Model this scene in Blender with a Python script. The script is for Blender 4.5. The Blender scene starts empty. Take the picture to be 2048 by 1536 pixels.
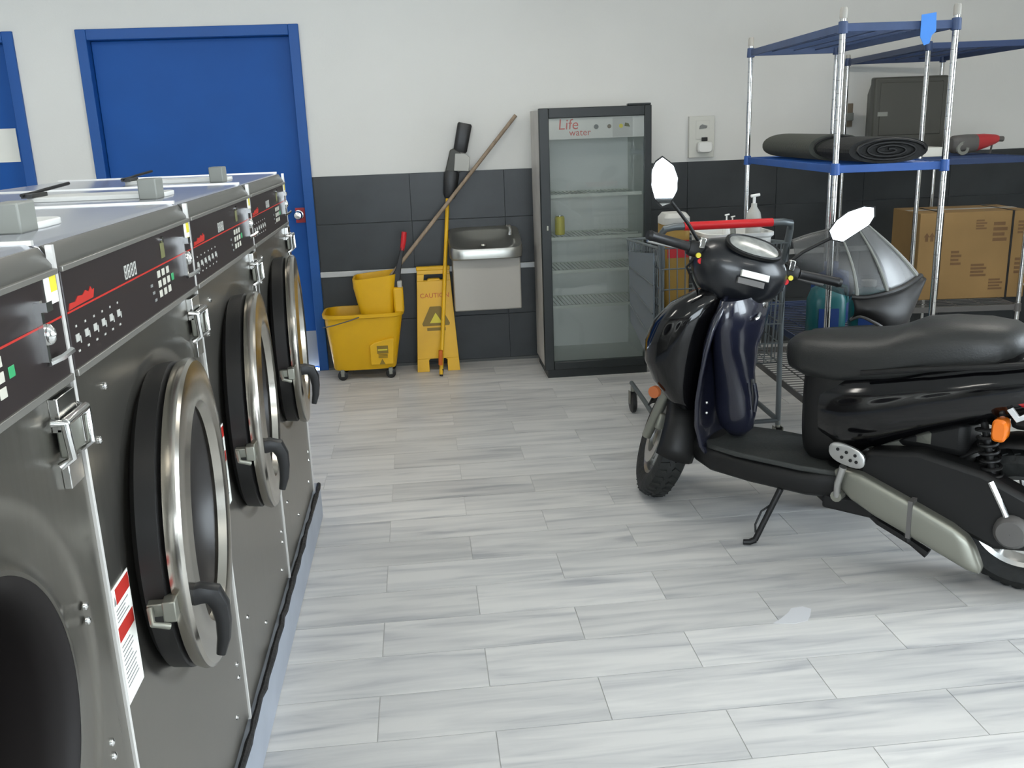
import bpy, bmesh, math, random
from mathutils import Vector, Matrix
random.seed(7)
R = math.radians
scene = bpy.context.scene
COL = scene.collection

# ------------------------------------------------------------------ camera
cam_d = bpy.data.cameras.new('camera')
cam = bpy.data.objects.new('camera', cam_d)
COL.objects.link(cam)
scene.camera = cam
YAW, PITCH, ROLL, FOC, CAM_H = 0.09111, 0.26734, -0.03715, 1858.5, 1.515
_f = Vector((math.sin(YAW) * math.cos(PITCH), math.cos(YAW) * math.cos(PITCH), -math.sin(PITCH)))
_r = Vector((math.cos(YAW), -math.sin(YAW), 0))
_u = _r.cross(_f)
_r2 = _r * math.cos(ROLL) + _u * math.sin(ROLL)
_u2 = -_r * math.sin(ROLL) + _u * math.cos(ROLL)
cam.matrix_world = Matrix(((_r2.x, _u2.x, -_f.x, 0), (_r2.y, _u2.y, -_f.y, 0), (_r2.z, _u2.z, -_f.z, CAM_H), (0, 0, 0, 1)))
cam_d.sensor_width = 36
cam_d.lens = FOC / 2048 * 36
cam_d.clip_start = 0.02

# ------------------------------------------------------------------ world, exposure
w = bpy.data.worlds.new('sky')
scene.world = w
w.use_nodes = True
bg = w.node_tree.nodes['Background']
bg.inputs['Color'].default_value = (0.82, 0.92, 1.0, 1)
bg.inputs['Strength'].default_value = 12.5
scene.view_settings.view_transform = 'Standard'
scene.view_settings.look = 'None'
scene.view_settings.exposure = 0.0
scene.view_settings.gamma = 1.0
scene.view_settings.use_curve_mapping = False
cy_ = scene.cycles
cy_.max_bounces, cy_.diffuse_bounces, cy_.glossy_bounces, cy_.transmission_bounces, cy_.transparent_max_bounces = 6, 3, 3, 4, 8
cy_.caustics_reflective = cy_.caustics_refractive = False
cy_.adaptive_threshold = 0.08
cy_.adaptive_min_samples = 16

# ------------------------------------------------------------------ room constants
XL, XR, YF, YB, ZC = -4.2, 4.4, -3.6, 6.158, 2.85
WIN_R = (-2.4, 3.1, 0.45, 2.55)      # window opening in the right wall: y0, y1, z0, z1
WIN_F = (-2.9, 1.75, 0.45, 2.5)      # window opening in the front wall: x0, x1, z0, z1


def portal(name, loc, rot, sx, sy):
    d = bpy.data.lights.new(name, 'AREA')
    d.shape = 'RECTANGLE'
    d.size, d.size_y = sx, sy
    d.cycles.is_portal = True
    o = bpy.data.objects.new(name, d)
    o.location = loc
    o.rotation_euler = rot
    COL.objects.link(o)


portal('window_daylight', (XR + 0.02, (WIN_R[0] + WIN_R[1]) / 2, (WIN_R[2] + WIN_R[3]) / 2), (0, R(90), 0), WIN_R[3] - WIN_R[2], WIN_R[1] - WIN_R[0])
portal('window_daylight', ((WIN_F[0] + WIN_F[1]) / 2, YF - 0.02, (WIN_F[2] + WIN_F[3]) / 2), (R(90), 0, 0), WIN_F[1] - WIN_F[0], WIN_F[3] - WIN_F[2])


# ------------------------------------------------------------------ materials
def lin(c):
    return tuple(((v / 255) / 12.92 if v / 255 <= 0.04045 else ((v / 255 + 0.055) / 1.055) ** 2.4) for v in c) + (1,)


def mat(name, c, rough=0.5, metal=0.0, noise=0.0, nscale=8.0, nstretch=(1, 1, 1), bump=0.0, bscale=60.0, coat=0.0, trans=0.0, emit=0.0, ecol=None, alpha=1.0, spec=0.5, rvar=0.0):
    m = bpy.data.materials.new(name)
    m.use_nodes = True
    nt = m.node_tree
    b = nt.nodes['Principled BSDF']
    col = lin(c)
    b.inputs['Base Color'].default_value = col
    b.inputs['Roughness'].default_value = rough
    b.inputs['Metallic'].default_value = metal
    b.inputs['Coat Weight'].default_value = coat
    b.inputs['Coat Roughness'].default_value = 0.06
    b.inputs['Transmission Weight'].default_value = trans
    b.inputs['Specular IOR Level'].default_value = spec
    b.inputs['Alpha'].default_value = alpha
    if emit:
        b.inputs['Emission Color'].default_value = lin(ecol or c)
        b.inputs['Emission Strength'].default_value = emit
    if noise or bump or rvar:
        tc = nt.nodes.new('ShaderNodeTexCoord')
        mp = nt.nodes.new('ShaderNodeMapping')
        mp.inputs['Scale'].default_value = nstretch
        nt.links.new(tc.outputs['Object'], mp.inputs['Vector'])
    if noise or rvar:
        n = nt.nodes.new('ShaderNodeTexNoise')
        n.inputs['Scale'].default_value = nscale
        n.inputs['Detail'].default_value = 5
        nt.links.new(mp.outputs[0], n.inputs['Vector'])
    if noise:
        r = nt.nodes.new('ShaderNodeValToRGB')
        r.color_ramp.elements[0].position = 0.3
        r.color_ramp.elements[1].position = 0.7
        r.color_ramp.elements[0].color = tuple(v * (1 - noise) for v in col[:3]) + (1,)
        r.color_ramp.elements[1].color = tuple(min(1, v * (1 + noise)) for v in col[:3]) + (1,)
        nt.links.new(n.outputs['Fac'], r.inputs['Fac'])
        nt.links.new(r.outputs['Color'], b.inputs['Base Color'])
    if rvar:
        mr = nt.nodes.new('ShaderNodeMapRange')
        mr.inputs['To Min'].default_value = max(0.02, rough - rvar)
        mr.inputs['To Max'].default_value = rough + rvar
        nt.links.new(n.outputs['Fac'], mr.inputs['Value'])
        nt.links.new(mr.outputs[0], b.inputs['Roughness'])
    if bump:
        n2 = nt.nodes.new('ShaderNodeTexNoise')
        n2.inputs['Scale'].default_value = bscale
        n2.inputs['Detail'].default_value = 4
        nt.links.new(mp.outputs[0], n2.inputs['Vector'])
        bp = nt.nodes.new('ShaderNodeBump')
        bp.inputs['Strength'].default_value = bump
        bp.inputs['Distance'].default_value = 0.01
        nt.links.new(n2.outputs['Fac'], bp.inputs['Height'])
        nt.links.new(bp.outputs[0], b.inputs['Normal'])
    return m


def clear_mat(name, c, opacity, rough=0.05, glossy=0.08):
    """Thin clear sheet: transparent with a little tint and a little surface gloss."""
    m = bpy.data.materials.new(name)
    m.use_nodes = True
    nt = m.node_tree
    nt.nodes.clear()
    out = nt.nodes.new('ShaderNodeOutputMaterial')
    tr = nt.nodes.new('ShaderNodeBsdfTransparent')
    df = nt.nodes.new('ShaderNodeBsdfPrincipled')
    df.inputs['Base Color'].default_value = lin(c)
    df.inputs['Roughness'].default_value = rough
    gl = nt.nodes.new('ShaderNodeBsdfGlossy')
    gl.inputs['Roughness'].default_value = rough
    m1 = nt.nodes.new('ShaderNodeMixShader')
    m1.inputs[0].default_value = opacity
    m2 = nt.nodes.new('ShaderNodeMixShader')
    fr = nt.nodes.new('ShaderNodeFresnel')
    fr.inputs['IOR'].default_value = 1.45
    nt.links.new(tr.outputs[0], m1.inputs[1])
    nt.links.new(df.outputs[0], m1.inputs[2])
    nt.links.new(fr.outputs[0], m2.inputs[0])
    nt.links.new(m1.outputs[0], m2.inputs[1])
    nt.links.new(gl.outputs[0], m2.inputs[2])
    nt.links.new(m2.outputs[0], out.inputs[0])
    return m


def plank_mat():
    """Pale grey wood-look porcelain: streaks along the plank, a shade of its own per plank."""
    m = bpy.data.materials.new('wood_look_tile')
    m.use_nodes = True
    nt = m.node_tree
    N, L = nt.nodes.new, nt.links.new
    b = nt.nodes['Principled BSDF']
    tc, oi = N('ShaderNodeTexCoord'), N('ShaderNodeObjectInfo')
    mul = N('ShaderNodeVectorMath'); mul.operation = 'SCALE'; mul.inputs[0].default_value = (37, 91, 13)
    add = N('ShaderNodeVectorMath'); add.operation = 'ADD'
    L(oi.outputs['Random'], mul.inputs['Scale'])
    L(tc.outputs['Object'], add.inputs[0]); L(mul.outputs[0], add.inputs[1])
    mp = N('ShaderNodeMapping'); mp.inputs['Scale'].default_value = (1.3, 13, 1)
    L(add.outputs[0], mp.inputs['Vector'])
    n1 = N('ShaderNodeTexNoise'); n1.inputs['Scale'].default_value = 1.6; n1.inputs['Detail'].default_value = 6; n1.inputs['Distortion'].default_value = 0.6
    L(mp.outputs[0], n1.inputs['Vector'])
    ramp = N('ShaderNodeValToRGB')
    e = ramp.color_ramp.elements
    e[0].position, e[0].color = 0.27, lin((160, 161, 164))
    e[1].position, e[1].color = 0.62, lin((208, 207, 204))
    x = ramp.color_ramp.elements.new(0.42); x.color = lin((190, 190, 189))
    L(n1.outputs['Fac'], ramp.inputs['Fac'])
    hsv = N('ShaderNodeHueSaturation')
    mr = N('ShaderNodeMapRange'); mr.inputs['To Min'].default_value = 0.9; mr.inputs['To Max'].default_value = 1.06
    L(oi.outputs['Random'], mr.inputs['Value']); L(mr.outputs[0], hsv.inputs['Value']); L(ramp.outputs['Color'], hsv.inputs['Color'])
    L(hsv.outputs['Color'], b.inputs['Base Color'])
    mr2 = N('ShaderNodeMapRange'); mr2.inputs['To Min'].default_value = 0.30; mr2.inputs['To Max'].default_value = 0.5
    L(n1.outputs['Fac'], mr2.inputs['Value']); L(mr2.outputs[0], b.inputs['Roughness'])
    bp = N('ShaderNodeBump'); bp.inputs['Strength'].default_value = 0.08; bp.inputs['Distance'].default_value = 0.004
    L(n1.outputs['Fac'], bp.inputs['Height']); L(bp.outputs[0], b.inputs['Normal'])
    return m


M = {}
M['paint'] = mat('wall_paint', (214, 214, 210), 0.6, noise=0.025, nscale=1.7, bump=0.05, bscale=90)
M['ceiling'] = mat('ceiling_white', (226, 226, 222), 0.8)
M['slate'] = mat('dark_wall_tile', (45, 49, 51), 0.42, noise=0.22, nscale=4.5, bump=0.06, bscale=25)
M['grout'] = mat('grey_grout', (186, 186, 184), 0.9)
M['wgrout'] = mat('wall_grout', (88, 90, 90), 0.9)
M['plank'] = plank_mat()
M['trim'] = mat('brushed_trim', (186, 188, 188), 0.35, 0.2)
M['blue'] = mat('blue_door_paint', (14, 78, 152), 0.55, noise=0.06, nscale=3, spec=0.3)
M['bluef'] = mat('blue_frame_paint', (24, 80, 150), 0.5, noise=0.05, nscale=4, spec=0.4)
M['steel'] = mat('brushed_stainless', (134, 131, 124), 0.3, 0.92, noise=0.05, nscale=3, nstretch=(1, 30, 1), rvar=0.05)
M['toplid'] = mat('lid_stainless', (196, 198, 206), 0.2, 0.75)
M['chrome'] = mat('chrome', (216, 216, 214), 0.16, 1.0)
M['ringsteel'] = mat('door_ring_steel', (178, 174, 166), 0.22, 1.0, rvar=0.05, nscale=6)
M['strip'] = mat('bright_edge_strip', (226, 224, 220), 0.3, 0.35)
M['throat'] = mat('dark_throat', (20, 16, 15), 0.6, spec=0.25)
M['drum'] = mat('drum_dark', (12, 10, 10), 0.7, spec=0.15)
M['rubber'] = mat('black_rubber', (17, 16, 16), 0.5)
M['blackp'] = mat('black_plastic', (22, 22, 23), 0.42)
M['panelb'] = mat('control_panel_black', (36, 29, 29), 0.42)
M['rail'] = mat('panel_rail', (140, 138, 132), 0.35, 0.6)
M['fascia'] = mat('fascia_grey', (92, 91, 86), 0.4, 0.5)
M['white'] = mat('white_plastic', (226, 226, 222), 0.4)
M['label'] = mat('paper_label', (228, 228, 220), 0.6)
M['keycap'] = mat('keycap', (186, 184, 172), 0.5)
M['red'] = mat('red_print', (168, 34, 24), 0.55)
M['print'] = mat('grey_print', (120, 122, 120), 0.6)
M['lprint'] = mat('light_print', (172, 172, 166), 0.5)
M['green'] = mat('green_button', (54, 150, 96), 0.4)
M['olive'] = mat('olive_plate', (104, 104, 66), 0.5)
M['ystick'] = mat('yellow_sticker', (214, 200, 60), 0.5)
M['glassd'] = mat('dark_door_glass', (30, 27, 25), 0.32, spec=0.4)
M['gblock'] = mat('grey_block', (128, 130, 124), 0.5)
M['plinth'] = mat('plinth_paint', (148, 154, 164), 0.5, noise=0.1, nscale=5)
M['tar'] = mat('black_sealant', (20, 20, 22), 0.6, bump=0.5, bscale=40)
M['yellow'] = mat('yellow_plastic', (222, 172, 14), 0.42, noise=0.05, nscale=5)
M['ydark'] = mat('dark_yellow_print', (128, 104, 24), 0.5)
M['orangep'] = mat('orange_print', (196, 96, 20), 0.5)
M['wood'] = mat('worn_wood', (146, 128, 108), 0.6, noise=0.2, nscale=6, nstretch=(8, 8, 1))
M['beige'] = mat('beige_enamel', (168, 164, 156), 0.45)
M['boxcover'] = mat('cream_cover', (204, 204, 196), 0.5)
M['basin'] = mat('basin_steel', (168, 168, 162), 0.3, 0.9)
M['frame'] = mat('fridge_black', (24, 29, 29), 0.4)
M['fridgew'] = mat('fridge_side', (196, 192, 186), 0.5, noise=0.12, nscale=5)
M['liner'] = mat('fridge_liner', (222, 226, 220), 0.5)
M['glass'] = clear_mat('fridge_glass', (150, 170, 160), 0.06, 0.03)
M['pane'] = clear_mat('window_glass', (200, 215, 215), 0.03, 0.02)
M['shelfw'] = mat('shelf_white', (214, 220, 208), 0.5)
M['pinkp'] = mat('pink_print', (206, 96, 84), 0.5)
M['bluetape'] = mat('blue_shelf_coat', (40, 82, 150), 0.5, noise=0.1, nscale=9)
M['topblue'] = mat('faded_blue_shelf', (58, 76, 112), 0.5, noise=0.12, nscale=9)
M['navytape'] = mat('dark_blue_shelf', (38, 56, 92), 0.45)
M['tape'] = mat('painters_tape', (64, 132, 214), 0.6)
M['cart'] = mat('cart_grey', (104, 110, 112), 0.4, 0.5)
M['cartp'] = mat('cart_panel', (98, 106, 112), 0.5)
M['cred'] = mat('cart_red', (196, 30, 36), 0.35)
M['scb'] = mat('scooter_black_gloss', (8, 8, 10), 0.12, coat=0.25, spec=0.4)
M['scn'] = mat('scooter_navy_gloss', (28, 30, 44), 0.22, coat=0.5)
M['sch'] = mat('scooter_head_black', (20, 22, 26), 0.3, coat=0.15)
M['scm'] = mat('scooter_matt_black', (20, 20, 20), 0.5, spec=0.35)
M['mat'] = mat('floorboard_mat', (52, 54, 52), 0.6, bump=0.25, bscale=70)
M['seat'] = mat('seat_vinyl', (33, 34, 33), 0.45, bump=0.1, bscale=160)
M['tyre'] = mat('tyre', (24, 26, 25), 0.7, bump=0.5, bscale=30)
M['alloy'] = mat('alloy', (188, 188, 186), 0.3, 0.9)
M['greym'] = mat('grey_metal', (140, 140, 130), 0.4, 0.7)
M['amber'] = mat('amber_lens', (232, 118, 22), 0.25, coat=0.3)
M['amberd'] = mat('dull_amber_reflector', (178, 100, 58), 0.4)
M['redl'] = mat('red_lens', (170, 12, 22), 0.15, coat=0.5)
M['clearl'] = mat('clear_lens', (220, 222, 224), 0.12, 0.3)
M['mirror'] = mat('mirror_glass', (240, 242, 242), 0.02, 1.0)
M['dial'] = mat('dial_face', (150, 152, 148), 0.2, 0.3, noise=0.25, nscale=30)
M['screen'] = clear_mat('smoky_vinyl', (78, 80, 80), 0.5, 0.42)
M['card'] = mat('cardboard', (146, 116, 72), 0.8, noise=0.08, nscale=4)
M['cardp'] = mat('cardboard_print', (112, 84, 54), 0.8)
M['darkbox'] = mat('charcoal_plastic', (62, 62, 56), 0.5)
M['matroll'] = mat('rolled_mat', (66, 68, 62), 0.85, bump=0.3, bscale=80)
M['matblack'] = mat('mat_underside', (18, 19, 18), 0.8, bump=0.3, bscale=80)
M['teal'] = mat('teal_plastic', (20, 92, 96), 0.35)
M['dblue'] = mat('blue_cap', (24, 58, 120), 0.4)
M['ycard'] = mat('yellow_jug', (150, 118, 50), 0.5)
M['redtool'] = mat('tool_red', (178, 44, 50), 0.4)
M['greyt'] = mat('tool_grey', (92, 90, 88), 0.5)
M['lamp'] = mat('lamp_diffuser', (255, 250, 240), 0.5, emit=18.2, ecol=(255, 251, 242))
M['lampw'] = mat('lamp_body', (220, 220, 218), 0.5)
M['floor_patch'] = mat('pale_patch', (206, 207, 210), 0.4)
M['pale'] = mat('pale_board', (196, 188, 178), 0.6)
M['brown'] = mat('brown_gadget', (120, 108, 92), 0.5)


# ------------------------------------------------------------------ mesh builder
class MB:
    def __init__(s):
        s.v, s.f = [], []

    def add(s, vs, fs):
        o = len(s.v)
        s.v += [Vector(p) for p in vs]
        s.f += [tuple(i + o for i in f) for f in fs]
        return s

    def box(s, x0, x1, y0, y1, z0, z1, m=None):
        vs = [Vector((x, y, z)) for z in (z0, z1) for y in (y0, y1) for x in (x0, x1)]
        if m: vs = [m @ p for p in vs]
        return s.add(vs, [(0, 2, 3, 1), (4, 5, 7, 6), (0, 1, 5, 4), (2, 6, 7, 3), (0, 4, 6, 2), (1, 3, 7, 5)])

    def loft(s, rings, cap=True, closed=True, loop=False):
        n = len(rings[0])
        vs = [p for r in rings for p in r]
        fs = []
        k = len(rings)
        for i in range(k if loop else k - 1):
            a, b = i * n, ((i + 1) % k) * n
            for j in range(n if closed else n - 1):
                j2 = (j + 1) % n
                fs.append((a + j, a + j2, b + j2, b + j))
        if cap and not loop:
            fs.append(tuple(range(n - 1, -1, -1)))
            fs.append(tuple(range((k - 1) * n, k * n)))
        return s.add(vs, fs)

    def tube(s, path, r, n=8, closed=False):
        P = [Vector(p) for p in path]
        rs = r if isinstance(r, (list, tuple)) else [r] * len(P)
        rings, ref = [], None
        k = len(P)
        for i in range(k):
            if closed: t = P[(i + 1) % k] - P[i - 1]
            else: t = P[min(i + 1, k - 1)] - P[max(i - 1, 0)]
            t.normalize()
            if ref is None:
                ref = Vector((0, 0, 1)) if abs(t.z) < 0.9 else Vector((1, 0, 0))
            a = (ref - t * ref.dot(t))
            if a.length < 1e-6: a = t.orthogonal()
            a.normalize()
            ref = a
            b = t.cross(a)
            rings.append([P[i] + (a * math.cos(2 * math.pi * j / n) + b * math.sin(2 * math.pi * j / n)) * rs[i] for j in range(n)])
        return s.loft(rings, cap=not closed, loop=closed)

    def lathe(s, prof, axis='z', n=32, c=(0, 0, 0), a0=0.0, a1=2 * math.pi, cap=False):
        """prof: list of (radius, height along the axis)."""
        full = abs(a1 - a0 - 2 * math.pi) < 1e-6
        c = Vector(c)
        rings = []
        m = n if full else n + 1
        for i in range(m):
            t = a0 + (a1 - a0) * i / n
            ct, st = math.cos(t), math.sin(t)
            ring = []
            for (r, h) in prof:
                if axis == 'z': p = Vector((r * ct, r * st, h))
                elif axis == 'x': p = Vector((h, r * ct, r * st))
                else: p = Vector((r * ct, h, r * st))
                ring.append(c + p)
            rings.append(ring)
        return s.loft(rings, cap=(cap and not full), closed=cap, loop=full)

    def prism(s, poly, fn, d0, d1):
        """poly: 2d outline; fn(a, b, d) -> 3d point; extruded from d0 to d1."""
        n = len(poly)
        vs = [fn(a, b, d0) for a, b in poly] + [fn(a, b, d1) for a, b in poly]
        fs = [tuple(range(n - 1, -1, -1)), tuple(range(n, 2 * n))]
        fs += [(i, (i + 1) % n, n + (i + 1) % n, n + i) for i in range(n)]
        return s.add(vs, fs)

    def sphere(s, c, r, n=12, k=8):
        c = Vector(c)
        rv = Vector(r) if not isinstance(r, (int, float)) else Vector((r, r, r))
        rings = []
        for i in range(k + 1):
            t = -math.pi / 2 + math.pi * i / k
            rr = max(math.cos(t), 0.02)
            rings.append([c + Vector((rv.x * rr * math.cos(2 * math.pi * j / n), rv.y * rr * math.sin(2 * math.pi * j / n), rv.z * math.sin(t))) for j in range(n)])
        return s.loft(rings)

    def xf(s, m):
        s.v = [m @ p for p in s.v]
        return s

    def mesh(s, name, angle=38):
        me = bpy.data.meshes.new(name)
        me.from_pydata([tuple(p) for p in s.v], [], s.f)
        bm = bmesh.new()
        bm.from_mesh(me)
        bmesh.ops.recalc_face_normals(bm, faces=bm.faces)
        bm.to_mesh(me)
        bm.free()
        me.polygons.foreach_set('use_smooth', [True] * len(me.polygons))
        me.set_sharp_from_angle(angle=R(angle))
        return me

    def build(s, name, m, parent=None, bevel=0.0, angle=38, solid=0.0, sub=0, loc=None):
        me = s.mesh(name, angle)
        o = bpy.data.objects.new(name, me)
        me.materials.append(M[m] if isinstance(m, str) else m)
        COL.objects.link(o)
        if parent: o.parent = parent
        if loc: o.location = loc
        if solid:
            md = o.modifiers.new('thickness', 'SOLIDIFY'); md.thickness = solid; md.offset = 0
        if bevel:
            md = o.modifiers.new('bevel', 'BEVEL'); md.width = bevel; md.segments = 2; md.limit_method = 'ANGLE'; md.angle_limit = R(40)
        if sub:
            md = o.modifiers.new('smooth', 'SUBSURF'); md.levels = sub; md.render_levels = sub
        return o


def ring(c, A, B, n=24, e=2.5):
    c, A, B = Vector(c), Vector(A), Vector(B)
    out = []
    for j in range(n):
        t = 2 * math.pi * (j + 0.5) / n
        ct, st = math.cos(t), math.sin(t)
        out.append(c + A * math.copysign(abs(ct) ** (2 / e), ct) + B * math.copysign(abs(st) ** (2 / e), st))
    return out


def bx(x0, x1, y0, y1, z0, z1): return MB().box(x0, x1, y0, y1, z0, z1)


def cyl(p0, p1, r, n=12): return MB().tube([p0, p1], r, n)


def tag(o, label, cat, group=None):
    o['label'] = label
    o['category'] = cat
    if group: o['group'] = group
    return o


def thing(name, label, cat, loc=(0, 0, 0), rz=0.0, group=None):
    o = bpy.data.objects.new(name, None)
    o.empty_display_size = 0.1
    o.location = loc
    o.rotation_euler = (0, 0, rz)
    COL.objects.link(o)
    return tag(o, label, cat, group)


def struct(o):
    o['kind'] = 'structure'
    return o


def stuff(o):
    o['kind'] = 'stuff'
    return o


def text(s, size, name, m, parent, mw, extrude=0.0008, shear=0.0):
    cu = bpy.data.curves.new('t', 'FONT')
    cu.body = s
    cu.size = size
    cu.extrude = extrude
    cu.shear = shear
    cu.align_x = 'CENTER'
    cu.align_y = 'CENTER'
    cu.resolution_u = 3
    to = bpy.data.objects.new('t', cu)
    COL.objects.link(to)
    dg = bpy.context.evaluated_depsgraph_get()
    me = bpy.data.meshes.new_from_object(to.evaluated_get(dg))
    bpy.data.objects.remove(to)
    bpy.data.curves.remove(cu)
    me.name = name
    me.materials.clear()
    me.materials.append(M[m])
    me.transform(mw)
    o = bpy.data.objects.new(name, me)
    COL.objects.link(o)
    o.parent = parent
    return o


def copy_tree(o, parent=None):
    c = o.copy()
    COL.objects.link(c)
    if parent: c.parent = parent
    for ch in list(o.children):
        copy_tree(ch, c)
    return c


# ================================================================== THE ROOM
DOOR1 = (-1.985, -0.668, 2.183)     # outer frame x0, x1, top
DOOR2 = (-3.62, -2.345, 2.183)

# floor: grout slab, planks one by one where the photo shows them, the rest joined
fl = struct(bx(XL, XR, YF, YB, -0.08, -0.0022).build('floor', 'grout'))
PW, PL, GAP = 0.2035, 0.617, 0.0028
rest = MB()
pm = bx(GAP / 2, PL - GAP / 2, GAP / 2, PW - GAP / 2, -0.006, 0.0).mesh('plank')
pm.materials.append(M['plank'])
row0 = 2.103
k0, k1 = math.floor((YF - row0) / PW), math.ceil((YB - row0) / PW)
for k in range(k0, k1):
    y = row0 + k * PW
    off = 0.425 if k % 2 == 0 else 0.116
    i0 = math.floor((XL - off) / PL)
    for i in range(i0, i0 + 16):
        x = off + i * PL
        if x > XR or x + PL < XL: continue
        xa, xb, ya, yb = max(x, XL), min(x + PL, XR), max(y, YF), min(y + PW, YB)
        vis = y > 1.3 and x + PL > -0.55 and x < 0.2 + 0.62 * (y + 0.2) and yb - ya > 0.05
        if vis and xb - xa > 0.3:
            if yb - ya > PW - 0.001 and xb - xa > PL - 0.001:
                o = bpy.data.objects.new('plank', pm)
                COL.objects.link(o)
            else:
                o = bx(GAP / 2, xb - xa - GAP / 2, GAP / 2, yb - ya - GAP / 2, -0.006, 0).build('plank', 'plank')
            o.location = (xa, ya, 0)
            o.parent = fl
        else:
            rest.box(xa + GAP / 2, xb - GAP / 2, ya + GAP / 2, yb - GAP / 2, -0.006, 0)
stuff(rest.build('far_planks', 'plank', fl))

MB().prism([(1.085, 2.497), (1.13, 2.508), (1.15, 2.535), (1.17, 2.575), (1.15, 2.595), (1.11, 2.59), (1.09, 2.565), (1.05, 2.53), (1.02, 2.51)], lambda a, b, d: Vector((a, b, d)), -0.001, 0.0007).build('pale_floor_patch', 'floor_patch', fl)  # thin irregular flat patch on the planks, in a pale even grey
# back wall with two door openings
wb = MB()
T = 0.16
for a, b, z0, z1 in ((XL, DOOR2[0], 0, ZC), (DOOR2[0], DOOR2[1], DOOR2[2], ZC), (DOOR2[1], DOOR1[0], 0, ZC), (DOOR1[0], DOOR1[1], DOOR1[2], ZC), (DOOR1[1], XR, 0, ZC)):
    wb.box(a, b, YB, YB + T, z0, z1)
wall_back = struct(wb.build('wall_back', 'paint'))
# dark wainscot tiles, each its own piece
gb = bx(DOOR1[1], XR, YB - 0.004, YB - 0.0002, 0, 1.267).build('tile_bed', 'wgrout', wall_back)
rows = [(0.965, 1.267), (0.66, 0.963), (0.322, 0.622), (0.018, 0.32)]
tx0 = -0.052
for ri, (z0, z1) in enumerate(rows):
    i = -1
    while True:
        a = tx0 + i * 0.61
        b = a + 0.61
        a = max(a, DOOR1[1] + 0.002)
        b = min(b, XR)
        if a >= XR - 0.05: break
        bx(0.0012, b - a - 0.0012, -0.0095, 0, 0.001, z1 - z0 - 0.001).build('wall_tile', 'slate', wall_back, bevel=0.001, loc=(a, YB - 0.003, z0))
        i += 1
struct(bx(DOOR1[1], XR, YB - 0.02, YB, 0.622, 0.659).build('trim_1', 'trim', bevel=0.004))
struct(bx(DOOR1[1], XR, YB - 0.016, YB, 0.0, 0.018).build('trim_2', 'wgrout'))

# other walls, ceiling
wl = struct(bx(XL - T, XL, YF, YB + T, 0, ZC).build('wall_left', 'paint'))
wr = MB()
y0, y1, z0, z1 = WIN_R
wr.box(XR, XR + T, YF, y0, 0, ZC).box(XR, XR + T, y1, YB + T, 0, ZC).box(XR, XR + T, y0, y1, 0, z0).box(XR, XR + T, y0, y1, z1, ZC)
struct(wr.build('wall_right', 'paint'))
wf = MB()
x0, x1, z2, z3 = WIN_F
wf.box(XL - T, x0, YF - T, YF, 0, ZC).box(x1, XR + T, YF - T, YF, 0, ZC).box(x0, x1, YF - T, YF, 0, z2).box(x0, x1, YF - T, YF, z3, ZC)
struct(wf.build('wall_front', 'paint'))
struct(bx(XL - T, XR + T, YF - T, YB + T, ZC, ZC + 0.1).build('ceiling', 'ceiling'))
wn = struct(bx(XR + 0.08, XR + 0.086, y0, y1, z0, z1).build('window_1', 'pane'))
mf = MB()
for yy in [y0 + (y1 - y0) * t / 4 for t in range(5)]: mf.box(XR + 0.05, XR + 0.11, yy - 0.03, yy + 0.03, z0, z1)
mf.box(XR + 0.05, XR + 0.11, y0, y1, z0, z0 + 0.06).box(XR + 0.05, XR + 0.11, y0, y1, z1 - 0.06, z1)
mf.build('window_frame', 'frame', wn)
wn = struct(bx(x0, x1, YF - 0.086, YF - 0.08, z2, z3).build('window_2', 'pane'))
mf = MB()
for xx in [x0 + (x1 - x0) * t / 4 for t in range(5)]: mf.box(xx - 0.03, xx + 0.03, YF - 0.11, YF - 0.05, z2, z3)
mf.box(x0, x1, YF - 0.11, YF - 0.05, z2, z2 + 0.06).box(x0, x1, YF - 0.11, YF - 0.05, z3 - 0.06, z3)
mf.build('window_frame', 'frame', wn)


def door(n, d, knob):
    a, b, zt = d
    f = MB()
    fw = 0.062
    f.box(a, a + fw, YB - 0.018, YB + 0.12, 0, zt).box(b - fw, b, YB - 0.018, YB + 0.12, 0, zt).box(a + fw, b - fw, YB - 0.018, YB + 0.12, zt - fw, zt)
    f.box(a + fw, a + fw + 0.02, YB + 0.055, YB + 0.12, 0, zt - fw).box(b - fw - 0.02, b - fw, YB + 0.055, YB + 0.12, 0, zt - fw).box(a + fw, b - fw, YB + 0.055, YB + 0.12, zt - fw - 0.02, zt - fw)
    fo = struct(f.build('door_%d' % n, 'bluef', bevel=0.004))
    bx(a + fw + 0.004, b - fw - 0.004, YB + 0.05, YB + 0.095, 0.006, zt - fw - 0.004).build('door_leaf', 'blue', fo, bevel=0.003)
    bx(a, b, YB + 0.12, YB + 0.16, 0, zt).build('door_backing', 'frame', fo)
    if knob:
        kx, kz = b - 0.11, 1.03
        rs = bx(kx - 0.02, kx + 0.042, YB + 0.046, YB + 0.0505, kz - 0.05, kz + 0.045).build('strike_sticker', 'redtool', fo)
        rs['label'] = 'small red sticker around the knob'
        k = MB().lathe([(0.001, -0.07), (0.022, -0.066), (0.029, -0.05), (0.026, -0.032), (0.012, -0.026), (0.011, -0.006), (0.03, -0.004), (0.03, 0.0), (0.001, 0.0)], 'y', 20, (kx, YB + 0.05, kz)).build('knob', 'chrome', fo)
        kp = bx(b - fw - 0.12, b - fw - 0.004, YB + 0.0455, YB + 0.0505, 0.02, 0.262).build('kick_plate', 'plinth', fo)
        kp['label'] = 'scuffed grey kick plate'
    return fo


door(1, DOOR1, True)
d2 = door(2, DOOR2, False)
bx(-2.62, -2.44, YB + 0.046, YB + 0.0505, 1.43, 1.63).build('notice', 'label', d2)

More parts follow.
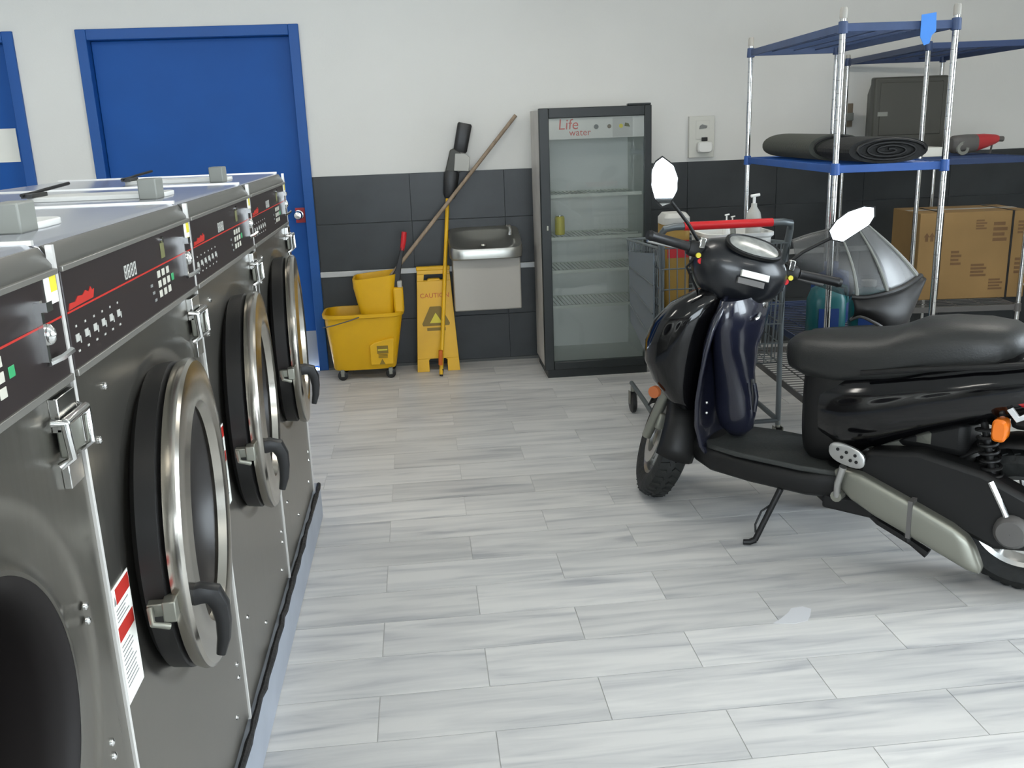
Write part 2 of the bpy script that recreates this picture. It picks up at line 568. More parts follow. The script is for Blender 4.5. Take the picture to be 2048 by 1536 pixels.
# ceiling lamps (above the frame)
lp = None
for (x, y) in ((-2.4, 0.3), (0.4, 0.3), (2.9, 0.3), (-2.2, 4.1), (0.4, 4.1), (2.9, 4.1)):
    if lp is None:
        lp = thing('ceiling_lamp', 'long white fluorescent ceiling lamp', 'lamp', (x, y, ZC), 0, 'fluorescent lamps on the ceiling')
        bx(-0.62, 0.62, -0.16, 0.16, -0.05, 0).build('lamp_body', 'lampw', lp, bevel=0.006)
        bx(-0.59, 0.59, -0.13, 0.13, -0.066, -0.05).build('diffuser', 'lamp', lp)
    else:
        c = copy_tree(lp)
        c.location = (x, y, ZC)

# ================================================================== WASHING MACHINES
WP, WW, WX, WZ = 0.745, 0.737, -0.485, 0.155     # pitch, width, front plane, base height
pl = struct(bx(-1.4, -0.472, -1.0, 3.63, 0, 0.15).build('plinth_1', 'plinth', bevel=0.006))
sl = MB()
rr = []
yy = -0.9
while yy < 3.61:
    rr.append(((-0.473 + random.uniform(-0.002, 0.002)), yy, 0.1515 + random.uniform(-0.003, 0.003)))
    yy += 0.045
sl.tube(rr, [0.0085 + random.uniform(-0.0025, 0.0025) for _ in rr], 7)
sl.build('sealant_bead', 'tar', pl)


def washer(ajar):
    t = thing('washing_machine', 'x', 'washing machine')
    W, zc, cy = WW, 0.70, WW / 2
    MB().box(-0.78, -0.2, 0.002, W - 0.002, 0, 1.203).box(-0.2, -0.0125, 0.002, 0.012, 0, 1.203).box(-0.2, -0.0125, W - 0.012, W - 0.002, 0, 1.203).box(-0.2, -0.0125, 0.012, W - 0.012, 0, 0.01).box(-0.2, -0.0125, 0.012, W - 0.012, 1.05, 1.203).build('cabinet', 'steel', t)
    # top panel with rolled front edge
    tp = MB().prism([(-0.78, 1.2), (-0.78, 1.238), (-0.028, 1.238), (-0.016, 1.232), (-0.002, 1.21), (-0.002, 1.206), (-0.02, 1.2)], lambda a, b, d: Vector((a, d, b)), 0.003, W - 0.003)
    tpo = tp.build('top_panel', 'toplid', t, bevel=0.003)
    fs = MB().prism([(-0.018, 1.2335), (-0.0135, 1.2335), (0.0015, 1.211), (0.0015, 1.206), (-0.003, 1.206)], lambda a, b, d: Vector((a, d, b)), 0.003, W - 0.003)
    fs.build('fascia', 'fascia', t)
    # front panel with a dished round opening
    n = 72
    ya, yb, za, zb = 0.006, W - 0.006, 0.012, 1.052
    prof = [(0.31, 0.0), (0.299, -0.001), (0.295, -0.003), (0.278, -0.0045), (0.245, -0.005), (0.232, -0.003), (0.225, 0.001), (0.219, 0.0015)]
    rings = [[], []]
    for j in range(n):
        a = 2 * math.pi * j / n
        c, s = math.cos(a), math.sin(a)
        k = min(((yb - cy) / c if c > 1e-9 else 1e9), ((ya - cy) / c if c < -1e-9 else 1e9), ((zb - zc) / s if s > 1e-9 else 1e9), ((za - zc) / s if s < -1e-9 else 1e9))
        rings[0].append(Vector((-0.012, cy + c * k, zc + s * k)))
        rings[1].append(Vector((0, cy + c * k, zc + s * k)))
    for cyy, czz in ((ya, za), (yb, za), (ya, zb), (yb, zb)):
        j = min(range(n), key=lambda q: (rings[1][q] - Vector((0, cyy, czz))).length)
        rings[0][j] = Vector((-0.012, cyy, czz))
        rings[1][j] = Vector((0, cyy, czz))
    for (r, h) in prof:
        r = min(r, 0.335)
        rings.append([Vector((h, cy + r * math.cos(2 * math.pi * j / n), zc + r * math.sin(2 * math.pi * j / n))) for j in range(n)])
    MB().loft(rings, cap=False).build('front_panel', 'steel', t, angle=25)
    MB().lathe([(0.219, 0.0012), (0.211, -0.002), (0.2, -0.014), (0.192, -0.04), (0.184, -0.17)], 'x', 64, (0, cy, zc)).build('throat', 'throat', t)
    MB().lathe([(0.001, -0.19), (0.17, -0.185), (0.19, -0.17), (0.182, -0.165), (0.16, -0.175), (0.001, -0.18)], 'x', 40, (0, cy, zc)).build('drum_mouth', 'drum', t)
    # bright vertical edge strip between machines
    MB().box(-0.004, 0.0045, W - 0.0058, W + 0.003, 0.005, 1.236).build('edge_strip', 'strip', t)
    bx(-0.78, -0.02, W - 0.0058, W + 0.003, 1.236, 1.2425).build('top_strip', 'strip', t)
    # control panel
    bx(-0.013, 0.0035, 0.004, W - 0.006, 1.062, 1.203).build('control_panel', 'panelb', t, bevel=0.002)
    bx(0, 0.008, 0.004, W - 0.006, 1.1985, 1.206).build('panel_rail', 'rail', t, bevel=0.001)
    bx(-0.004, 0.007, 0.004, W - 0.006, 1.054, 1.064).build('panel_rail', 'rail', t, bevel=0.001)
    bx(0.0035, 0.0042, 0.006, W - 0.008, 1.1405, 1.1432).build('red_stripe', 'red', t)
    lg = MB().prism([(0.012, 1.1445), (0.045, 1.1455), (0.112, 1.146), (0.12, 1.158), (0.112, 1.157), (0.106, 1.163), (0.096, 1.157), (0.084, 1.161), (0.07, 1.156), (0.052, 1.158), (0.04, 1.152), (0.018, 1.153)], lambda a, b, d: Vector((d, a, b)), 0.0035, 0.0045)
    lg.build('logo', 'red', t)['label'] = 'small red brush-stroke logo'
    dg = MB()
    for q in range(4):
        y = 0.271 + q * 0.0175
        for (a, b, c, d) in ((0, 0.012, 0, 0.003), (0, 0.012, 0.0095, 0.0125), (0, 0.012, 0.019, 0.022), (0, 0.003, 0, 0.022), (0.009, 0.012, 0, 0.022)):
            dg.box(0.0035, 0.0042, y + a, y + b, 1.147 + c, 1.147 + d)
    stuff(dg.build('display_digits', 'lprint', t))
    for i in range(3):
        for j in range(3):
            bx(0.0035, 0.0047, 0.455 + i * 0.031, 0.473 + i * 0.031, 1.086 + j * 0.0178, 1.0985 + j * 0.0178).build('button', 'keycap', t, bevel=0.0005)
    bx(0.0035, 0.0047, 0.548, 0.564, 1.1035, 1.117).build('button', 'green', t, bevel=0.0005)
    bx(0.0035, 0.0045, 0.497, 0.523, 1.152, 1.18).build('key_plate', 'olive', t, bevel=0.001)
    cyl((0.0035, 0.508, 1.186), (0.008, 0.508, 1.186), 0.006, 10).build('key_lock', 'chrome', t)
    ic = MB()
    for q in range(6):
        y = 0.022 + q * 0.037
        ic.box(0.0035, 0.0042, y, y + 0.014, 1.098, 1.1085).box(0.0035, 0.0042, y + 0.003, y + 0.01, 1.1115 - 0.028, 1.1145 - 0.028)
        ic.box(0.0035, 0.0042, y + 0.016, y + 0.019, 1.098 - 0.004, 1.104)
        ic.box(0.0035, 0.0042, y + 0.005, y + 0.010, 1.118, 1.121)
    stuff(ic.build('programme_icons', 'lprint', t))
    sm = MB()
    for q in range(3): sm.box(0.0035, 0.0042, 0.405 + 0.008 * q, 0.418 + 0.008 * q, 1.112 - 0.014 * q, 1.117 - 0.014 * q)
    stuff(sm.build('indicator_marks', 'print', t))
    # coin slot
    cs = MB().box(0.0035, 0.011, 0.648, 0.656, 1.098, 1.176).box(0.0035, 0.02, 0.645, 0.664, 1.162, 1.174)
    cs.sphere((0.012, 0.657, 1.132), (0.01, 0.009, 0.014), 10, 6).tube([(0.006, 0.66, 1.094), (0.016, 0.68, 1.097), (0.022, 0.7, 1.102)], 0.0045, 6)
    cs.build('coin_slot', 'chrome', t)
    st = bx(0.0038, 0.0046, 0.688, 0.728, 1.163, 1.199).build('sticker', 'label', t)
    bx(0.0046, 0.0051, 0.706, 0.727, 1.178, 1.198).build('sticker_patch', 'ystick', st)
    # coin-box hasp with its lock bar
    h = MB()
    y0h, y1h = 0.635, 0.722
    h.box(0, 0.012, y0h + 0.012, y1h - 0.012, 1.005, 1.05)
    h.tube([(0.004, y0h, 1.022), (0.02, y0h + 0.004, 1.02), (0.022, y0h + 0.008, 0.972), (0.006, y0h + 0.004, 0.962)], 0.006, 8)
    h.tube([(0.004, y1h, 1.022), (0.02, y1h - 0.004, 1.02), (0.022, y1h - 0.008, 0.972), (0.006, y1h - 0.004, 0.962)], 0.006, 8)
    h.tube([(0.02, y0h + 0.004, 1.02), (0.02, y1h - 0.004, 1.02)], 0.0065, 8)
    h.box(0, 0.01, y0h + 0.02, y1h - 0.02, 0.925, 0.96)
    ho = h.build('hasp', 'chrome', t, bevel=0.0015)
    bx(0.004, 0.016, y0h + 0.012, y1h - 0.012, 0.97, 1.012).build('lock_block', 'greym', ho, bevel=0.003)
    # warning label
    lb = bx(0.0002, 0.0014, 0.004, 0.082, 0.536, 0.728).build('warning_label', 'label', t)
    bx(0.0014, 0.0019, 0.018, 0.08, 0.698, 0.723).build('label_band', 'red', lb)
    bx(0.0014, 0.0019, 0.008, 0.078, 0.64, 0.664).build('label_band', 'red', lb)
    ln = MB()
    for zz in (0.69, 0.684, 0.678, 0.672) + tuple(0.63 - 0.0075 * q for q in range(10)):
        ln.box(0.0014, 0.0017, 0.012, 0.07 - 0.02 * random.random(), zz - 0.0012, zz + 0.0008)
    ln.prism([(0.008, 0.7), (0.017, 0.7), (0.0125, 0.714)], lambda a, b, d: Vector((d, a, b)), 0.0014, 0.0018)
    stuff(ln.build('fine_print', 'print', lb))
    # screws
    for (y, z) in ((0.055, 0.945), (0.11, 1.012), (W - 0.085, 0.757), (W - 0.085, 0.735), (W - 0.075, 0.535), (W - 0.075, 0.512), (0.095, 0.22), (W - 0.06, 0.19), (W - 0.06, 0.155), (0.3, 0.09), (W - 0.12, 0.09)):
        MB().lathe([(0.0065, 0.0), (0.006, 0.003), (0.003, 0.005), (0.0005, 0.0055)], 'x', 10, (0, y, z)).build('screw', 'chrome', t)
    # door: ring with boot, glass, latch and pull handle, hung on the far side and left ajar
    side = 1 if ajar else -1
    hy = cy + side * 0.284
    D = Matrix.Translation((0.02, hy, zc)) @ Matrix.Rotation(R(4.8) if ajar else R(-158), 4, 'Z') @ Matrix.Translation((0, -side * 0.284, 0))
    S = Matrix.Diagonal((1, side, 1, 1))
    rp = [(0.252, -0.012), (0.279, -0.008), (0.284, 0.004), (0.283, 0.014), (0.277, 0.019), (0.215, 0.025), (0.203, 0.02), (0.196, 0.004), (0.2, -0.006)]
    dr = MB().lathe(rp + [rp[0]], 'x', 72).xf(D).build('door', 'ringsteel', t, angle=30)
    MB().lathe([(0.2, -0.008), (0.27, -0.011), (0.279, -0.018), (0.275, -0.05), (0.26, -0.06), (0.22, -0.055), (0.2, -0.02)], 'x', 56).xf(D).build('door_boot', 'rubber', dr)
    MB().lathe([(0.203, 0.002), (0.19, -0.01), (0.165, -0.035), (0.10, -0.055), (0.001, -0.06)], 'x', 48).xf(D).build('door_glass', 'glassd', dr)
    hl = MB()
    path = [(0.012, -0.243, -0.052), (0.03, -0.243, -0.048), (0.048, -0.241, -0.053), (0.057, -0.239, -0.075), (0.059, -0.238, -0.105), (0.056, -0.238, -0.135), (0.048, -0.238, -0.165)]
    wd = [0.021, 0.022, 0.022, 0.019, 0.016, 0.014, 0.010]
    rg = []
    for i, p in enumerate(path):
        t0 = Vector(path[min(i + 1, 6)]) - Vector(path[max(i - 1, 0)])
        t0.normalize()
        nv = Vector((0, 1, 0))
        bv = t0.cross(nv)
        rg.append(ring(p, nv * wd[i] * 0.75, bv * wd[i] * 0.8, 12, 3))
    hl.loft(rg).xf(D @ S).build('handle', 'blackp', dr)
    lt = MB().box(-0.02, 0.0, -0.302, -0.262, -0.065, -0.03).box(-0.045, -0.02, -0.292, -0.272, -0.058, -0.036).tube([(-0.01, -0.304, -0.07), (-0.035, -0.31, -0.06), (-0.04, -0.292, -0.04)], 0.006, 6)
    lt.xf(D @ S).build('latch', 'greym', dr, bevel=0.002)
    hg = MB().box(-0.012, 0.012, 0.262, 0.307, 0.06, 0.10).box(-0.012, 0.012, 0.262, 0.307, -0.1, -0.06)
    hg.tube([(0, 0.297, -0.11), (0, 0.297, 0.11)], 0.008, 8).xf(D @ S).build('hinge', 'greym', dr, bevel=0.002)
    # detergent box on top
    dl = MB()
    dl.loft([ring((-0.25, 0.27, z), (0.155, 0, 0), (0, 0.075, 0), 28, 5) for z in (1.238, 1.249)])
    dlo = dl.build('dispenser_lid', 'white', t, bevel=0.002)
    bx(-0.135, -0.095, 0.15, 0.215, 1.2375, 1.283).build('dispenser_handle', 'gblock', t, bevel=0.003)
    fp = MB().tube([(-0.4, 0.19, 1.256), (-0.395, 0.25, 1.258), (-0.39, 0.3, 1.262), (-0.36, 0.38, 1.272)], 0.004, 6).box(-0.405, -0.38, 0.2, 0.29, 1.2485, 1.258)
    fp.build('lid_flap', 'blackp', dlo)
    return t


w0 = washer(True)
w1 = washer(False)
LB = ['cut-off washing machine nearest the camera, only its door edge and controls in frame',
      'stainless washing machine with its whole door in view, second from the camera',
      'stainless washing machine third from the camera, between two others',
      'farthest stainless washing machine, at the end of the row by the blue door']
for i in range(4):
    o = w1 if i == 0 else w0 if i == 1 else copy_tree(w0)
    o.location = (WX, 1.285 + WP * (i - 1), WZ)
    o['label'] = LB[i]
    o['group'] = 'row of stainless washing machines'

# ================================================================== ALONG THE BACK WALL
def V(*a): return Vector(a)


# --- mop bucket
t = thing('mop_bucket', 'yellow wheeled mop bucket with side-press wringer beside the blue door', 'mop bucket', (-0.395, 5.955, 0))
secs = [(0.066, 0.195, 0.125, -0.012), (0.075, 0.2, 0.13, -0.012), (0.3, 0.232, 0.155, -0.004), (0.405, 0.246, 0.168, 0.0), (0.41, 0.256, 0.178, 0.0), (0.432, 0.258, 0.18, 0.0)]
outer = [ring((dx, 0, z + (0.0 if z < 0.3 else 0.0)), (a, 0, 0), (0, b, 0), 40, 5) for z, a, b, dx in secs]
inner = [ring((0, 0, z), (a, 0, 0), (0, b, 0), 40, 5) for z, a, b in ((0.432, 0.243, 0.165), (0.3, 0.222, 0.146), (0.09, 0.19, 0.12))]
MB().loft(outer + inner).build('bucket_body', 'yellow', t, angle=30)
MB().prism([(0.03, 0.1), (0.175, 0.1), (0.185, 0.27), (0.13, 0.265), (0.055, 0.245), (0.03, 0.23)], lambda a, b, d: V(a, d - 0.03 * b, b), -0.158, -0.13).build('side_pocket', 'yellow', t, bevel=0.006)
bl = bx(0.075, 0.145, -0.1665, -0.1645, 0.175, 0.225).build('brand_plate', 'ydark', t)
for q in range(3): bx(0.082, 0.14, -0.167, -0.1645, 0.148 + q * 0.009, 0.152 + q * 0.009).build('plate_line', 'ydark', bl)
bx(0.08, 0.14, -0.1675, -0.166, 0.195, 0.203).build('plate_band', 'ystick', bl)
MB().prism([(0.085, 0.104), (0.122, 0.104), (0.1035, 0.14)], lambda a, b, d: V(a, d, b), -0.1645, -0.162).build('warning_triangle', 'ydark', t)
MB().tube([(-0.25, -0.165, 0.36), (-0.18, -0.183, 0.375), (-0.08, -0.184, 0.40), (-0.02, -0.182, 0.418)], 0.0035, 6).build('bail_wire', 'greyt', t)
wr_ = [ring((dx, 0.0, z), (a, 0, 0), (0, b, 0), 28, 6) for z, a, b, dx in ((0.39, 0.10, 0.12, 0.095), (0.43, 0.11, 0.125, 0.092), (0.6, 0.135, 0.135, 0.085), (0.655, 0.14, 0.14, 0.088))]
wi_ = [ring((0.088, 0.0, z), (a, 0, 0), (0, b, 0), 28, 6) for z, a, b in ((0.655, 0.128, 0.128), (0.44, 0.1, 0.112))]
for r_ in (wr_[2], wr_[3], wi_[0]):
    for p in r_: p.z += 0.09 * (p.x - 0.09)
wo = MB().loft(wr_ + wi_).build('wringer', 'yellow', t, angle=30)
bx(0.2, 0.262, -0.145, -0.05, 0.425, 0.585).build('wringer_bracket', 'yellow', wo, bevel=0.012)
bx(0.228, 0.258, -0.13, -0.07, 0.575, 0.625).build('pivot_cap', 'lprint', wo, bevel=0.008)
MB().prism([(0.205, 0.56), (0.235, 0.56), (0.262, 0.71), (0.285, 0.83), (0.268, 0.835), (0.225, 0.7), (0.19, 0.64)], lambda a, b, d: V(a, d, b), -0.11, -0.085).build('press_arm', 'blackp', t, bevel=0.004)
MB().tube([(0.272, -0.0975, 0.81), (0.285, -0.0975, 0.87), (0.293, -0.0975, 0.925)], [0.013, 0.017, 0.016], 10).build('arm_grip', 'cred', t)
for cx, cy in ((-0.155, -0.11), (0.15, -0.11), (-0.155, 0.11), (0.15, 0.11)):
    c = MB().lathe([(0.001, -0.014), (0.024, -0.014), (0.032, -0.008), (0.032, 0.008), (0.024, 0.014), (0.001, 0.014)], 'y', 18, (cx, cy, 0.032)).build('caster', 'blackp', t)
    MB().box(cx - 0.012, cx + 0.012, cy - 0.02, cy + 0.02, 0.05, 0.072).box(cx - 0.01, cx + 0.01, cy - 0.021, cy - 0.016, 0.028, 0.06).build('caster_fork', 'greym', c)

# --- wet mop in the bucket, its handle leaning to the wall
t = thing('mop', 'wooden-handled mop standing in the yellow bucket and leaning on the wall', 'mop', (-0.36, 5.955, 0.13))
b0 = V(-0.36, 5.955, 0.13)
p0, p1 = V(-0.33, 5.94, 0.5) - b0, V(0.646, 6.115, 1.6) - b0
MB().tube([p0, p0.lerp(p1, 0.5), p1], [0.0125, 0.0125, 0.012], 10).build('mop_handle', 'wood', t)
mh = MB()
for q in range(14):
    a = 2 * math.pi * q / 14
    mh.tube([p0, p0 + V(0.03 * math.cos(a), 0.03 * math.sin(a), -0.09), V(0.045 * math.cos(a) - 0.02, 0.035 * math.sin(a), 0.12), V(0.05 * math.cos(a) - 0.02, 0.05 * math.sin(a), 0.01)], 0.009, 6)
stuff(mh.build('mop_strings', 'gblock', t))

# --- upturned brush with yellow handle
t = thing('scrub_broom', 'upturned black brush on a yellow handle standing in front of the caution sign', 'broom', (0.075, 5.80, 0))
b0 = V(0.075, 5.80, 0)
MB().tube([V(0, 0, 0.012), V(0.185, 6.085, 1.1) - b0], 0.0125, 10).build('broom_handle', 'yellow', t)
MB().tube([V(0, 0, 0.0), V(0.006, 0.011, 0.045)], [0.011, 0.0135], 10).build('handle_tip', 'blackp', t)
MB().tube([V(0, 0.0, 0.075), V(0.006, 0.005, 0.17)], 0.0137, 10).build('wear_band', 'orangep', t)
def tilt(c, ang): return Matrix.Translation(c) @ Matrix.Rotation(ang, 4, 'Y')
MB().loft([ring((0, 0, z), (a, 0, 0), (0, d, 0), 16, 4) for z, a, d in ((-0.09, 0.036, 0.022), (-0.08, 0.044, 0.025), (0.08, 0.046, 0.025), (0.09, 0.04, 0.022))]).xf(tilt(V(0.3, 6.105, 1.475) - b0, R(13))).build('bristle_pad', 'blackp', t)
MB().prism([(-0.055, -0.09), (0.03, -0.075), (0.062, -0.05), (0.03, 0.055), (-0.02, 0.075), (-0.04, 0.06)], lambda a, b, d: V(a, d, b), -0.02, 0.02).xf(tilt(V(0.245, 6.1, 1.335) - b0, R(10))).build('brush_hinge', 'darkbox', t, bevel=0.006)
MB().prism([(-0.05, -0.055), (0.045, -0.055), (0.05, 0.03), (0.02, 0.055), (-0.045, 0.052)], lambda a, b, d: V(a, d, b), -0.03, 0.0).xf(tilt(V(0.288, 6.085, 1.325) - b0, R(4))).build('swivel_block', 'lprint', t, bevel=0.004)
MB().loft([ring((0, 0, z), (a, 0, 0), (0, d, 0), 14, 3) for z, a, d in ((-0.085, 0.03, 0.018), (-0.06, 0.042, 0.024), (0.07, 0.05, 0.026), (0.09, 0.04, 0.022))]).xf(tilt(V(0.21, 6.095, 1.185) - b0, R(8))).build('brush_socket', 'blackp', t)

# --- folding caution sign
t = thing('caution_sign', 'yellow folding wet-floor caution sign between the mop bucket and the drinking fountain', 'floor sign', (0.064, 6.015, 0))
def panel(sgn):
    m = MB()
    yb, yt = sgn * 0.075, sgn * 0.012
    def fn(a, b, d): return V(a, yb + (yt - yb) * b / 0.67 + d, b)
    P = lambda *pts: m.prism(list(pts), fn, -0.006, 0.006)
    wl = lambda z: -0.14 + 0.036 * z / 0.67
    P((wl(0), 0), (-0.06, 0), (-0.06, 0.075), (-0.05, 0.085), (wl(0.085), 0.085))
    P((0.06, 0), (-wl(0), 0), (-wl(0.085), 0.085), (0.05, 0.085), (0.06, 0.075))
    P((wl(0.085), 0.085), (-wl(0.085), 0.085), (-wl(0.59), 0.59), (wl(0.59), 0.59))
    P((wl(0.59), 0.59), (-0.066, 0.59), (-0.06, 0.632), (wl(0.632), 0.632))
    P((0.066, 0.59), (-wl(0.59), 0.59), (-wl(0.632), 0.632), (0.06, 0.632))
    P((-0.045, 0.59), (0.045, 0.59), (0.035, 0.602), (-0.035, 0.602))
    P((wl(0.632), 0.632), (-wl(0.632), 0.632), (-wl(0.67), 0.67), (wl(0.67), 0.67))
    m2 = [(wl(0.09), 0.09), (-wl(0.09), 0.09), (-wl(0.1), 0.1), (wl(0.1), 0.1)]
    return m, fn
m_, fn_ = panel(-1)
fp = m_.build('front_panel', 'yellow', t, bevel=0.002)
panel(1)[0].build('back_panel', 'yellow', t, bevel=0.002)
bx(-0.108, 0.108, -0.022, 0.022, 0.655, 0.682).build('hinge_cap', 'yellow', t, bevel=0.006)
ang = math.atan2(0.063, 0.67)
def onsign(z, d=-0.0068): return Matrix.Translation(fn_(0, z, d)) @ Matrix.Rotation(math.pi / 2 - ang, 4, 'X')
text('CAUTION', 0.042, 'lettering', 'orangep', fp, Matrix.Translation((0.0, 0, 0)) @ onsign(0.495))
MB().prism([(-0.085, 0.3), (0.085, 0.3), (0.09, 0.315), (0.035, 0.425), (-0.035, 0.425), (-0.09, 0.315)], fn_, -0.0072, -0.006).build('pictogram', 'ydark', fp)
MB().prism([(-0.04, 0.318), (0.04, 0.318), (0.0, 0.385)], fn_, -0.0078, -0.0072).build('pictogram_triangle', 'ystick', fp)
MB().prism([(-0.06, 0.268), (0.06, 0.268), (0.06, 0.288), (-0.06, 0.288)], fn_, -0.007, -0.006).build('print_line', 'ydark', fp)

# --- drinking fountain
t = thing('drinking_fountain', 'wall-mounted drinking fountain with stainless basin and beige cabinet', 'drinking fountain', (0.405, YB - 0.012, 0.4))
bx(-0.215, 0.215, -0.27, 0, 0, 0.335).build('cabinet', 'beige', t, bevel=0.008)
o_ = [ring((0, -0.165, z), (a, 0, 0), (0, b, 0), 40, 6) for z, a, b in ((0.333, 0.222, 0.157), (0.34, 0.23, 0.163), (0.45, 0.233, 0.165), (0.468, 0.228, 0.16))]
i_ = [ring((-0.01, -0.175, z), (a, 0, 0), (0, b, 0), 40, e) for z, a, b, e in ((0.468, 0.205, 0.135, 5), (0.462, 0.195, 0.126, 4), (0.43, 0.15, 0.09, 2.5), (0.418, 0.05, 0.03, 2))]
for r_ in o_[2:] + i_:
    for p in r_: p.z += -0.07 + 0.34 * (p.y + 0.33)
MB().loft(o_ + i_).build('basin', 'basin', t, angle=35)
MB().lathe([(0.001, 0.0), (0.02, 0.0), (0.02, 0.012), (0.001, 0.014)], 'z', 14, (-0.01, -0.175, 0.402)).build('drain', 'chrome', t)
MB().tube([(0.165, -0.15, 0.463), (0.168, -0.155, 0.5), (0.16, -0.165, 0.525), (0.145, -0.175, 0.522)], [0.016, 0.012, 0.01, 0.009], 10).build('bubbler', 'chrome', t)
MB().lathe([(0.001, 0.014), (0.014, 0.012), (0.016, 0.0)], 'z', 14, (0.195, -0.07, 0.468)).build('push_button', 'chrome', t)

# --- glass-door cooler
FX0, FX1, FY0, FZ = 0.722, 1.392, 5.57, 1.625
t = thing('drinks_cooler', 'tall empty glass-door drinks cooler with black door frame', 'cooler', (FX0, FY0, 0))
W_, DP = FX1 - FX0, YB - 0.08 - FY0
c = MB().box(0.012, 0.035, 0.045, DP, 0.05, FZ - 0.005).box(W_ - 0.035, W_, 0.045, DP, 0.05, FZ - 0.005).box(0.035, W_ - 0.035, 0.045, DP, FZ - 0.045, FZ - 0.005).box(0.035, W_ - 0.035, 0.045, DP, 0.05, 0.095)
c.build('cabinet', 'fridgew', t, bevel=0.003)
bx(0.035, W_ - 0.035, DP - 0.04, DP - 0.005, 0.095, FZ - 0.045).build('back_liner', 'liner', t)
MB().box(0.0352, 0.04, 0.05, DP - 0.04, 0.095, FZ - 0.045).box(W_ - 0.04, W_ - 0.0352, 0.05, DP - 0.04, 0.095, FZ - 0.045).box(0.04, W_ - 0.04, 0.05, DP - 0.04, 0.095, 0.1).box(0.04, W_ - 0.04, 0.05, DP - 0.04, FZ - 0.05, FZ - 0.045).build('inner_liner', 'liner', t)
bx(0.02, W_ - 0.02, 0.025, DP - 0.05, 0.0, 0.05).build('base_grille', 'frame', t)
fr_ = MB()
lw, bw, tw = 0.058, 0.075, 0.058
fr_.box(0, lw, 0, 0.04, 0.055, FZ).box(W_ - 0.042, W_, 0, 0.04, 0.055, FZ).box(lw, W_ - 0.042, 0, 0.04, FZ - tw, FZ).box(lw, W_ - 0.042, 0, 0.04, 0.055, 0.105)
do = fr_.build('door', 'frame', t, bevel=0.004)
bx(lw - 0.005, W_ - 0.037, 0.014, 0.02, 0.1, FZ - tw + 0.005).build('glass_pane', 'glass', do)
bx(0.03, 0.042, -0.004, 0.0, 0.92, 0.95).build('door_lock', 'greym', do, bevel=0.002)
bx(W_ - 0.14, W_ - 0.005, 0.0, 0.05, FZ, FZ + 0.012).build('door_hinge', 'frame', t, bevel=0.003)
hd = bx(lw, W_ - 0.042, 0.021, 0.045, 1.447, FZ - tw).build('header_banner', 'label', do)
RX = Matrix.Rotation(math.pi / 2, 4, 'X')
text('Life', 0.085, 'lettering', 'pinkp', hd, Matrix.Translation((0.175, 0.0205, 1.528)) @ RX, 0.0004, 0.1)
text('water', 0.055, 'lettering', 'pinkp', hd, Matrix.Translation((0.245, 0.0205, 1.482)) @ RX, 0.0004)
for (x, r_, m_) in ((0.342, 0.014, 'print'), (0.42, 0.012, 'brown'), (0.49, 0.012, 'ystick')):
    cyl((x, 0.0195, 1.512), (x, 0.021, 1.512), r_, 16).build('fruit_motif', m_, hd)
MB().prism([(0.51, 1.51), (0.545, 1.505), (0.535, 1.525), (0.515, 1.53)], lambda a, b, d: V(a, d, b), 0.0195, 0.021).build('leaf_motif', 'olive', hd)
bx(0.44, 0.56, 0.0203, 0.021, 1.45, 1.56).build('banner_tint', 'boxcover', hd)
for z in (1.118, 0.862, 0.66, 0.44):
    sh = MB().box(0.042, W_ - 0.042, 0.075, 0.085, z - 0.012, z + 0.008).box(0.042, W_ - 0.042, DP - 0.06, DP - 0.052, z - 0.006, z + 0.004)
    so = sh.build('wire_shelf', 'shelfw', t)
    wv = MB()
    for q in range(24):
        x = 0.05 + (W_ - 0.1) * q / 23
        wv.tube([(x, 0.08, z), (x, DP - 0.055, z)], 0.0022, 5)
    stuff(wv.build('shelf_wires', 'shelfw', so))
t = thing('drink_can', 'small yellow-green can alone on the cooler shelf', 'can', (FX0 + 0.14, FY0 + 0.2, 0.871))
MB().lathe([(0.001, 0), (0.026, 0), (0.031, 0.006), (0.031, 0.1), (0.026, 0.115), (0.001, 0.115)], 'z', 20).build('can_body', 'ystick', t)
MB().lathe([(0.001, 0.1152), (0.024, 0.1152), (0.024, 0.119), (0.001, 0.119)], 'z', 20).build('can_lid', 'chrome', t)
tag(MB().tube([V(1.08, 5.66, 0.879), V(1.13, 5.652, 0.889), V(1.19, 5.65, 0.882), V(1.25, 5.656, 0.876), V(1.33, 5.665, 0.876)], 0.006, 8).build('white_cable', 'shelfw'), 'loose white cable lying along a cooler shelf', 'cable')

# --- wall outlet with plug-in
t = thing('wall_outlet', 'beige wall box with a white plug-in unit above the dark tiles', 'outlet', (1.865, YB, 1.292))
bx(-0.085, 0.085, -0.03, 0, 0, 0.262).build('box_cover', 'boxcover', t, bevel=0.003)
bx(-0.04, 0.05, -0.033, -0.03, 0.115, 0.235).build('face_plate', 'boxcover', t, bevel=0.002)
MB().prism([(-0.02, 0.18), (0.03, 0.185), (0.035, 0.2), (0.0, 0.21), (-0.015, 0.2)], lambda a, b, d: V(a, d, b), -0.036, -0.033).build('socket_mark', 'print', t)
bx(-0.004, 0.034, -0.05, -0.033, 0.104, 0.128).build('plug', 'blackp', t, bevel=0.003)
MB().loft([ring((0.012, y, 0.066), (a, 0, 0), (0, 0, b), 24, 4) for y, a, b in ((-0.03, 0.05, 0.036), (-0.07, 0.05, 0.036), (-0.078, 0.042, 0.03))]).build('plug_in_unit', 'white', t)
t = thing('wall_hook', 'small brown gadget hanging on the white wall behind the shelving', 'hook', (2.86, YB, 1.45))
bx(-0.03, 0.03, -0.02, 0, 0.0, 0.15).build('backplate', 'brown', t, bevel=0.004)
bx(-0.02, 0.025, -0.045, -0.02, 0.04, 0.09).build('clip', 'gblock', t, bevel=0.004)

